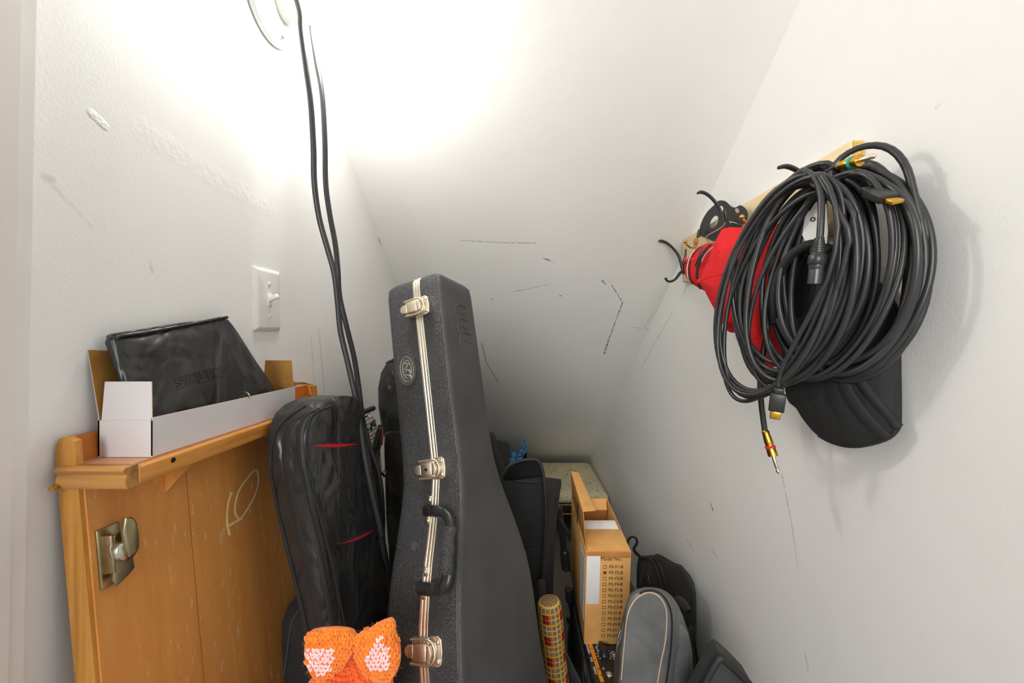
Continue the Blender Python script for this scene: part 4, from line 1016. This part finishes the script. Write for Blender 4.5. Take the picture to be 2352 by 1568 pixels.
mk('side_pocket', *bag([(z, (x0_, .872), (x1_, .868), (x1_-.005, .94), (x0_, .94)) for z, x0_, x1_ in ((-.662, .352, .372), (-.668, .350, .388), (-.69, .349, .402), (-.73, .347, .41), (-.80, .343, .412), (-1.1, .335, .41), (-1.2, .335, .405))], .012), M['grey_nylon'], t)
tube('zip_cord', [P(1432, 1428, .835), P(1428, 1455, .832), P(1420, 1480, .83), P(1416, 1500, .83), P(1418, 1470, .832), P(1426, 1445, .833)], .0018, M['chrome'], t, 6)

t = thing('black_backpack', V((.50, 1.22, 0)), 'black backpack with grab handle leaning on the right wall behind the grey case', 'backpack')
lv = []
for z, i in ((-.690, .06), (-.693, .042), (-.702, .024), (-.718, .010), (-.745, .002), (-.79, 0), (-.86, 0), (-.95, .0), (-1.1, -.002), (-1.24, 0), (-1.25, .01)):
    s_ = (-z-.67)*.10; k_ = max(0, min(1, (1.1+z)/.35))
    lv.append(((z-.004*k_, z, z-.085*k_, z-.112*k_), (.437+i*.3-s_*.1, 1.20+i*.2), (.526-i*.5, 1.085+i*.8), (.577-i*.3, 1.33-i), (.45+i*.5, 1.43-i)))
bp = mk('body', *bag(lv, .03), M['black_nylon'], t); tb = bvh(bp)
strap('zip', tb, [(1452, 1285), (1480, 1282), (1500, 1292), (1512, 1320), (1520, 1360), (1523, 1400)], .008, .004, M['zip_black'], t, .001)
strap('zip', tb, [(1500, 1280), (1516, 1298), (1526, 1330), (1532, 1370), (1533, 1410)], .006, .004, M['zip_black'], t, .001)
strap('piping', tb, [(1560, 1290), (1580, 1302), (1590, 1330), (1592, 1370), (1588, 1410)], .008, .004, M['zip_black'], t, .001)
A, N = drape(tb, [(1470, 1322), (1474, 1330), (1480, 1326), (1489, 1320), (1490, 1332), (1493, 1340), (1489, 1345), (1488, 1352), (1478, 1346), (1470, 1348), (1473, 1337), (1470, 1322)], .001, 2)
if len(A) > 3: mk('star_badge', *tube_vf(A, .0013, 6), M['grey_nylon'], t)
strap('badge_mark', tb, [(1476, 1336), (1480, 1333), (1487, 1330)], .003, .001, M['grey_nylon'], t, .0006, 2)
hb, _n = hit(tb, 1462, 1278); hb = hb or P(1462, 1270, 1.36)
tube('grab_handle', [P(1440, 1270, 1.37), P(1442, 1243, 1.375), P(1450, 1233, 1.38), P(1460, 1235, 1.38), P(1463, 1247, 1.375), P(1456, 1262, 1.37), P(1470, 1278, 1.35)], .008, M['black_nylon'], t, 8, 6, flat=.5)
strap('side_buckle', tb, [(1535, 1395), (1552, 1385), (1566, 1380), (1580, 1400)], .03, .006, M['grey_fabric'], t, .002)
for s_ in (0, 1): tube('hanging_web', [P(1588-6*s_, 1440, 1.05+.02*s_), P(1596-10*s_, 1480, 1.05), P(1604-14*s_, 1560, 1.05), V((.50-.015*s_, 1.05, .02))], .011, M['black_nylon'], t, 8, 5, flat=.2)

fo_ = [P(*q, .75) for q in ((1652, 1506), (1660, 1508), (1690, 1535), (1722, 1568), (1740, 1600), (1755, 1700), (1760, 2208), (1580, 2208), (1578, 1640), (1592, 1605), (1618, 1560), (1640, 1520))]
t = thing('grey_folder_bag', V((.42, .80, 0)), 'dark grey fabric bag with one corner up, lowest by the right wall', 'bag')
mk('body', *slab_vf(fo_, V((-.25, -1, .1)), .06, .012), M['grey_fabric'], t)
e = [q+V((-.002, -.006, 0)) for q in fo_]
tube('binding', [e[9], e[10], e[11], e[0], e[1], e[2], e[3], e[4]], .007, M['zip_black'], t, 8, 4)

# ------------------------------------------------------------------ hook rail on the right wall
RX = .5635
t = thing('hook_rail', V((.575, .95, H+.185)), 'pale pine board with black and brass hooks screwed to the right wall', 'coat rack')
mk('board', *bx(RX, WR-.0005, .632, 1.278, H+.19, H+.335, .002), M['pine'], t)
mk('cut_end', *bx(RX+.002, WR-.0025, .6305, .6325, H+.192, H+.333), M['chip'], t, False)
def hook(Y, upper, lower):
    hk = mk('black_hook', *slab_vf([V((RX-.0005, Y+a, H+b)) for a, b in ((-.009, .215), (.009, .215), (.010, .245), (.007, .275), (-.007, .275), (-.010, .245))], V((-1, 0, 0)), .004, .0015), M['black_plastic'], t)
    p = [V((RX-.003, Y, H+.232))]+[P(*q, Y) for q in upper]
    tube('prong', p, [.0065, .006, .0055, .005, .005, .0055, .004], M['black_plastic'], hk, 10, 6, flat=.8)
    if lower: tube('prong', [V((RX-.003, Y, H+.228))]+[P(*q, Y) for q in lower], [.006, .005, .0042, .004, .0038, .0045], M['black_plastic'], hk, 10, 6)
    return hk
hook(1.268, ((1562, 596), (1556, 583), (1545, 569), (1532, 558), (1519, 553), (1513, 554)), ((1561, 628), (1552, 640), (1542, 646), (1533, 645), (1528, 638)))
hook(.996, ((1667, 560), (1664, 520), (1655, 486), (1641, 462), (1624, 446), (1610, 441), (1602, 444)), None)
hook(.690, ((1884, 520), (1880, 470), (1868, 434), (1850, 408), (1828, 390), (1806, 382), (1788, 385)), ((1860, 640), (1830, 648), (1812, 632)))
def brass(Y, pix, ball):
    hk = lathe('brass_hook', [(.012, 0), (.012, .003), (.008, .006), (0, .007)], V((RX, Y, PX(pix[0][0], pix[0][1], RX).z)), (-1, 0, 0), M['brass'], t, 20)
    p = [P(a, b, Y) for a, b in pix]; tube('prong', [V((RX-.002, Y, p[0].z))]+p, .0028, M['brass'], hk, 8, 5)
    lathe('tip', [(.0005, -.006), (.0042, -.004), (.006, 0), (.0042, .004), (.0005, .006)], p[-1], (0, 0, 1), M['brass'], hk, 12)
brass(.872, ((1738, 510), (1724, 516), (1712, 510), (1704, 498)), True)
brass(1.178, ((1598, 556), (1598, 566), (1588, 569), (1579, 563), (1574, 555)), True)

# ------------------------------------------------------------------ black perforated head band
def ellp(cx, cy, a, b, tl, f, k=20): return [f(x, y) for x, y in ell(cx, cy, a, b, tl, k)]
t = thing('head_band', V((.53, 1.06, H+.25)), 'black plastic head band with oval cut-outs hanging on the hook rail', 'head band')
f1 = lambda a, b: P(a, b, 1.11-(a-1606)*.002)
n1 = V((-.75, -1, 0)).normalized()
o1 = smooth_path([f1(*q) for q in ((1606, 530), (1612, 508), (1624, 487), (1640, 471), (1652, 464), (1662, 470), (1666, 492), (1664, 520), (1654, 545), (1640, 553), (1622, 546), (1608, 541))], 4, True)
mk('side_plate', *holed_vf(o1, [ellp(1640, 509, 8, 15.5, .42, f1), ellp(1656, 481, 5, 10, .1, f1)], n1, .004), M['black_plastic'], t, False)
f2 = lambda a, b: P(a, b, .965-(a-1660)*.0014)
o2 = smooth_path([f2(*q) for q in ((1648, 464), (1656, 460), (1668, 463), (1680, 474), (1690, 476), (1700, 471), (1712, 478), (1718, 492), (1714, 506), (1704, 516), (1690, 510), (1674, 506), (1668, 500), (1665, 480))], 4, True)
mk('crown_plate', *holed_vf(o2, [ellp(1693, 483, 4.5, 6.5, -.5, f2)], n1, .004), M['black_plastic'], t, False)
tube('wire_loop', [P(1625, 556, 1.06), P(1621, 548, 1.06), P(1627, 540, 1.05), P(1645, 530, 1.02), P(1660, 520, .98), P(1666, 512, .96)], .0016, M['nickel'], t, 6)
tube('slider', [P(1607, 528, 1.09), P(1603, 545, 1.09)], [.005, .005], M['black_plastic'], t, 8, 1)
mk('strap_tab', *slab_vf([P(*q, .93) for q in ((1668, 498), (1676, 512), (1684, 511), (1706, 518), (1700, 524), (1664, 522))], n1, .004, .001), M['black_plastic'], t)

# ------------------------------------------------------------------ caps
nK = V((1, .4, 0)).normalized(); NK = -nK
def PK(a, b, c=.86): return PN(a, b, V((1, .4, 0)), c)
t = thing('red_cap', PK(1760, 842)-V((0, 0, .001)), 'plain red fabric cap hanging behind the cable coil', 'cap')
ko = smooth_path([PK(*q) for q in ((1660, 522), (1700, 521), (1735, 516), (1780, 512), (1800, 560), (1808, 640), (1812, 720), (1810, 790), (1790, 830), (1762, 845), (1735, 835), (1716, 800), (1700, 766), (1680, 764), (1664, 758), (1640, 716), (1617, 672), (1604, 646), (1612, 622), (1630, 580), (1645, 540))], 3, True)
kc = mk('crown', *slab_vf(ko, NK, .022, .010, .045, 9), M['red'], t); tb = bvh(kc)
strap('seam', tb, [(1606, 646), (1628, 636), (1655, 630), (1690, 627), (1720, 630)], .0022, .0012, M['red'], t, .0004)
strap('seam', tb, [(1608, 650), (1622, 680), (1640, 694), (1670, 702), (1700, 705)], .0022, .0012, M['red'], t, .0004)
strap('seam', tb, [(1690, 768), (1716, 772), (1750, 775), (1790, 772)], .0022, .0012, M['red'], t, .0004)
for a, b in ((1651, 577), (1664, 662), (1640, 720)):
    q, nr = hit(tb, a, b, .0004)
    if q is None: continue
    u = nr.orthogonal().normalized(); v = nr.cross(u)
    tube('eyelet', [q+u*.0035*math.cos(i*math.pi/6)+v*.0035*math.sin(i*math.pi/6) for i in range(12)], .0009, M['red'], t, 6, 1, True)
lathe('button', [(.007, 0), (.006, .004), (.003, .006), (0, .0065)], hit(tb, 1607, 646)[0] or PK(1607, 646), (-.8, -.5, 0), M['red'], t, 14)
mk('back_strap', *slab_vf([PK(*q, .838) for q in ((1706, 524), (1712, 512), (1748, 500), (1756, 506), (1752, 530), (1722, 536))], NK, .004, .001), M['red'], t)

def PL(a, b, c=.945): return PN(a, b, V((1, .4, 0)), c)
t = thing('striped_cap', PL(1600, 662)-V((0, 0, .001)), 'small red cap with black bands and thin white stripes, farthest on the hook rail', 'cap')
lo_ = smooth_path([PL(*q) for q in ((1590, 577), (1606, 565), (1625, 558), (1645, 562), (1652, 600), (1650, 640), (1636, 668), (1618, 668), (1600, 660), (1584, 648), (1573, 634), (1570, 615), (1577, 595))], 4, True)
lcp = mk('crown', *slab_vf(lo_, NK, .012, .008, .022, 7), M['red'], t); tb = bvh(lcp)
M['white_cloth'] = mat('white_cloth', (226, 222, 216), .7)
strap('black_band', tb, [(1608, 568), (1592, 586), (1584, 610), (1585, 636), (1594, 655), (1606, 663)], .007, .003, M['black_nylon'], t, .0006)
strap('white_stripe', tb, [(1602, 568), (1588, 585), (1580, 608), (1580, 634), (1589, 652), (1600, 660)], .0022, .003, M['white_cloth'], t, .0008)
strap('black_band', tb, [(1632, 562), (1618, 578), (1606, 604), (1601, 630), (1605, 655), (1612, 666)], .010, .003, M['black_nylon'], t, .0006)
strap('white_stripe', tb, [(1640, 566), (1622, 582), (1612, 600)], .0022, .003, M['white_cloth'], t, .0008)
tube('chin_strap', [PL(1613, 565, .905), PL(1605, 590, .900), PL(1597, 610, .905)], .004, M['black_plastic'], t, 8, 4, flat=.5)
tube('chin_strap', [PL(1575, 573, .93), PL(1574, 590, .925), PL(1572, 606, .925)], .005, M['black_plastic'], t, 8, 4, flat=.5)
for a, b, c in ((1574, 596, .915), (1592, 597, .892)): lathe('pin', [(.005, 0), (.006, .003), (.004, .006), (0, .007)], PL(a, b, c), (-.8, -.5, .1), M['red'], t, 12)

def PM(a, b, c=.785): return PN(a, b, V((1, .4, 0)), c)
t = thing('brimmed_hat', PM(1960, 1031)-V((0, 0, .001)), 'black fabric hat hanging brim-down below the cable coil on the right wall', 'hat')
mo_ = smooth_path([PM(*q) for q in ((1782, 640), (1800, 590), (1850, 552), (1905, 560), (1960, 600), (2020, 650), (2056, 700), (2063, 760), (2065, 850), (2066, 960), (2062, 988), (2040, 1010), (2000, 1024), (1955, 1030), (1910, 1020), (1870, 997), (1840, 962), (1825, 938), (1806, 920), (1798, 880), (1790, 800), (1780, 710))], 3, True)
mc = mk('cloth', *slab_vf(mo_, NK, .012, .006, .020, 9), M['black_nylon'], t); tb = bvh(mc)
strap('fold', tb, [(1950, 830), (1968, 860), (1990, 895), (2020, 930), (2045, 958), (2062, 980)], .014, .008, M['black_nylon'], t, .001)
strap('fold', tb, [(1930, 860), (1945, 900), (1975, 945), (2010, 985), (2035, 1006)], .018, .005, M['black_nylon'], t, .0)
strap('hem', tb, [(1828, 940), (1842, 962), (1872, 995), (1912, 1017), (1955, 1026), (2000, 1020), (2040, 1004), (2060, 985)], .004, .003, M['zip_black'], t, .0004)
tube('opening_rim', [PM(1905, 575, .74), PM(1870, 560, .735), (PM(1835, 572, .73)), PM(1805, 600, .728), PM(1786, 640, .73), PM(1777, 690, .735), PM(1780, 740, .745)], .0075, M['black_nylon'], t, 10, 6)
patch('opening_lining', tb, ell(1835, 660, 38, 72, .2, 24), M['black_matte'], t, .001, 20)

# ------------------------------------------------------------------ coiled cables on the nearest hook
def PQ(a, b, c): return PN(a, b, V((1, .4, 0)), c)
def coil(turns, rnd, c0, c1, wob=6):
    """turns: list of (cx, cy, A, B, tilt degrees); one continuous spiral through them"""
    out = []; n = len(turns); K = 30
    ph = [random.uniform(0, 6.28) for _ in range(4)]
    for i in range(n):
        a, b = turns[i], turns[(i+1) % n] if i < n-1 else turns[i]
        for k in range(K):
            f = k/K; th = 2*math.pi*f
            cx, cy, A, B, tl = [a[j]*(1-f)+b[j]*f for j in range(5)]; tl = math.radians(tl)
            w_ = wob*(math.sin(2*th+ph[0]+i)+.6*math.sin(3*th+ph[1]+i*1.7))
            u, v = (A+w_)*math.cos(th), (B+w_)*math.sin(th)
            x = cx+u*math.sin(tl)+v*math.cos(tl); y = cy-u*math.cos(tl)+v*math.sin(tl)
            c = c0+(c1-c0)*((i+f)/n)+.006*math.sin(th*2+ph[2]+i*2.1)
            out.append(PQ(x, y, c))
    return out
def turns(n, cx, cy, A, B, tl, jx, jy, ja, jb, jt):
    return [(cx+random.uniform(-jx, jx), cy+random.uniform(-jy, jy), A+random.uniform(-ja, ja), B+random.uniform(-jb, jb), tl+random.uniform(-jt, jt)) for _ in range(n)]
random.seed(21)
RC = .0046
t = thing('microphone_cable', PQ(1880, 900, .74), 'coiled black microphone cable with hanging three-pin plug, on the nearest black hook', 'cable', 'cables coiled on the nearest hook')
c1 = coil(turns(11, 1843, 636, 238, 128, 16, 14, 10, 22, 24, 4), 1, .705, .765)
e0 = [PQ(1883, 548, .672), PQ(1886, 500, .674), PQ(1886, 450, .682), PQ(1876, 415, .69), PQ(1858, 396, .698), PQ(1842, 396, .704)]
tube('cable', e0+c1[3:], RC, M['black_rubber'], t, 8, 2)
xd = (PQ(1871, 652, .672)-PQ(1882, 545, .672)); L = xd.length; pr = [(.005, 0)]
for i in range(7): r = .0065+.0009*i*.7; pr += [(r, L*(.02+i*.045)), (r, L*(.045+i*.045)), (r*.86, L*(.047+i*.045)), (r*.86, L*(.063+i*.045))]
xl = lathe('plug_boot', pr+[(.0098, L*.36), (0, L*.36)], PQ(1882, 545, .672), xd, M['black_rubber'], t, 16)
lathe('plug_ring', [(.0085, L*.34), (.0115, L*.38), (.012, L*.56), (.0102, L*.60), (0, L*.6)], PQ(1882, 545, .672), xd, M['black_plastic'], t, 8)
lathe('plug_shell', [(.0098, L*.59), (.0100, L*.66), (.0092, L*.68), (.0094, L*.70), (.0094, L*1.0), (.008, L*1.0), (.008, L*.8), (0, L*.8)], PQ(1882, 545, .672), xd, mat('dark_metal', 78, .35, .7), t, 20)
t = thing('instrument_cable', PQ(1785, 1088, .70), 'thick black instrument cable with gold jack plug hanging lowest from the coil', 'cable', 'cables coiled on the nearest hook')
c2 = coil(turns(9, 1952, 628, 225, 148, 15, 14, 12, 26, 26, 5), 2, .725, .785)
arch = [PQ(1905, 420, .735), PQ(1918, 378, .74), PQ(1950, 350, .745), PQ(1990, 335, .75), PQ(2030, 336, .755), PQ(2062, 355, .757), PQ(2084, 390, .757), PQ(2096, 435, .757), PQ(2112, 500, .757), PQ(2124, 570, .757), PQ(2120, 650, .757), PQ(2090, 740, .757), PQ(2030, 810, .757), PQ(1950, 850, .757), PQ(1870, 850, .757), PQ(1800, 800, .76), PQ(1770, 700, .765), PQ(1762, 760, .75), PQ(1748, 840, .74), PQ(1746, 890, .735), PQ(1750, 940, .738), PQ(1757, 990, .742)]
c2 = c2+[c2[-1].lerp(arch[0], .5)]
tube('cable', c2+arch, RC*1.05, M['black_rubber'], t, 8, 2)
def jack(a, b, par, band, k=1.0):
    d = b-a; L = d.length
    j = lathe('plug_body', [(.005*k, 0), (.0065*k, .002), (.0062*k, L*.10), (.0072*k, L*.22), (.0070*k, L*.32), (.0062*k, L*.36), (.0078*k, L*.44), (.0082*k, L*.55), (.0082*k, L*.60), (0, L*.6)], a, d, M['gold'], par, 20)
    lathe('band', [(.0085*k, L*.36), (.0086*k, L*.42), (0, L*.42)], a, d, band, j, 20)
    lathe('pin', [(.0032*k, L*.6), (.0032*k, L*.86), (.0022*k, L*.88), (.0034*k, L*.92), (.0034*k, L*.95), (.001*k, L*1.0)], a, d, M['nickel'], j, 14)
jack(PQ(1757, 988, .742), PQ(1789, 1088, .745), t, M['red_slit'])
t = thing('hdmi_cable', PQ(1700, 945, .69), 'black video cable with flat plugs, its loops hanging lowest at left of the coil', 'cable', 'cables coiled on the nearest hook')
c3 = coil(turns(4, 1800, 660, 246, 118, 18, 16, 16, 14, 20, 4)+[(1788, 672, 272, 98, 21), (1796, 676, 262, 96, 23)]+turns(4, 1900, 640, 238, 142, 16, 20, 10, 14, 18, 4), 3, .69, .74)
s0 = [PQ(1787, 888, .69), PQ(1795, 850, .69), PQ(1830, 780, .688), PQ(1900, 640, .685), PQ(1925, 520, .684), PQ(1905, 430, .685), PQ(1880, 402, .687)]
s1 = [PQ(1975, 400, .735), PQ(2000, 420, .725), PQ(2010, 440, .72)]
tube('cable', s0+c3[4:]+s1, .0038, M['black_rubber'], t, 8, 2)
def hdmi(c, d, n, par, s_=1.0):
    d = d.normalized(); n = (n-d*n.dot(d)).normalized(); u = d.cross(n); ax = (u, d, n)
    b_ = mk('plug_body', *box_vf(c, .021*s_, .030*s_, .011*s_, ax, .002), M['black_plastic'], par)
    mk('plug_tip', *box_vf(c+d*.021*s_, .0145*s_, .013*s_, .0055*s_, ax, .001), M['gold'], b_)
    mk('plug_neck', *box_vf(c-d*.019*s_, .014*s_, .010*s_, .009*s_, ax, .002), M['black_plastic'], b_)
nv = V((-.6, -1, .2))
hdmi(PQ(1785, 924, .69), PQ(1781, 950, .69)-PQ(1788, 900, .69), nv, t, 1.05)
hdmi(PQ(2020, 448, .71), PQ(2055, 462, .70)-PQ(2000, 440, .71), V((-.2, -.5, 1)), t, 1.1)
t = thing('audio_cable', PQ(1930, 850, .78), 'black audio cable with a teal-ringed jack plug lying on top of the coil', 'cable', 'cables coiled on the nearest hook')
c4 = coil(turns(5, 1960, 632, 236, 160, 14, 10, 8, 12, 12, 4), 4, .755, .79)
tube('cable', c4[6:]+[PQ(1895, 405, .745), PQ(1915, 385, .735), PQ(1928, 380, .73)], RC, M['black_rubber'], t, 8, 2)
jack(PQ(1925, 382, .73), PQ(2012, 357, .715), t, M['teal'], 1.05)
t = thing('paper_tag', PQ(1870, 580, .735), 'white printed paper tag hanging inside the cable coil', 'tag')
mk('tag', *slab_vf([PQ(*q, .735) for q in ((1860, 462), (1898, 468), (1902, 530), (1895, 590), (1862, 575), (1842, 540), (1848, 500))], NK, .0012, .0004), M['paper'], t)
text('print', 'o .', PQ(1860, 510, .7335), V((.4, -1, 0)), V((0, 0, 1)), .016, M['black_ink'], t)
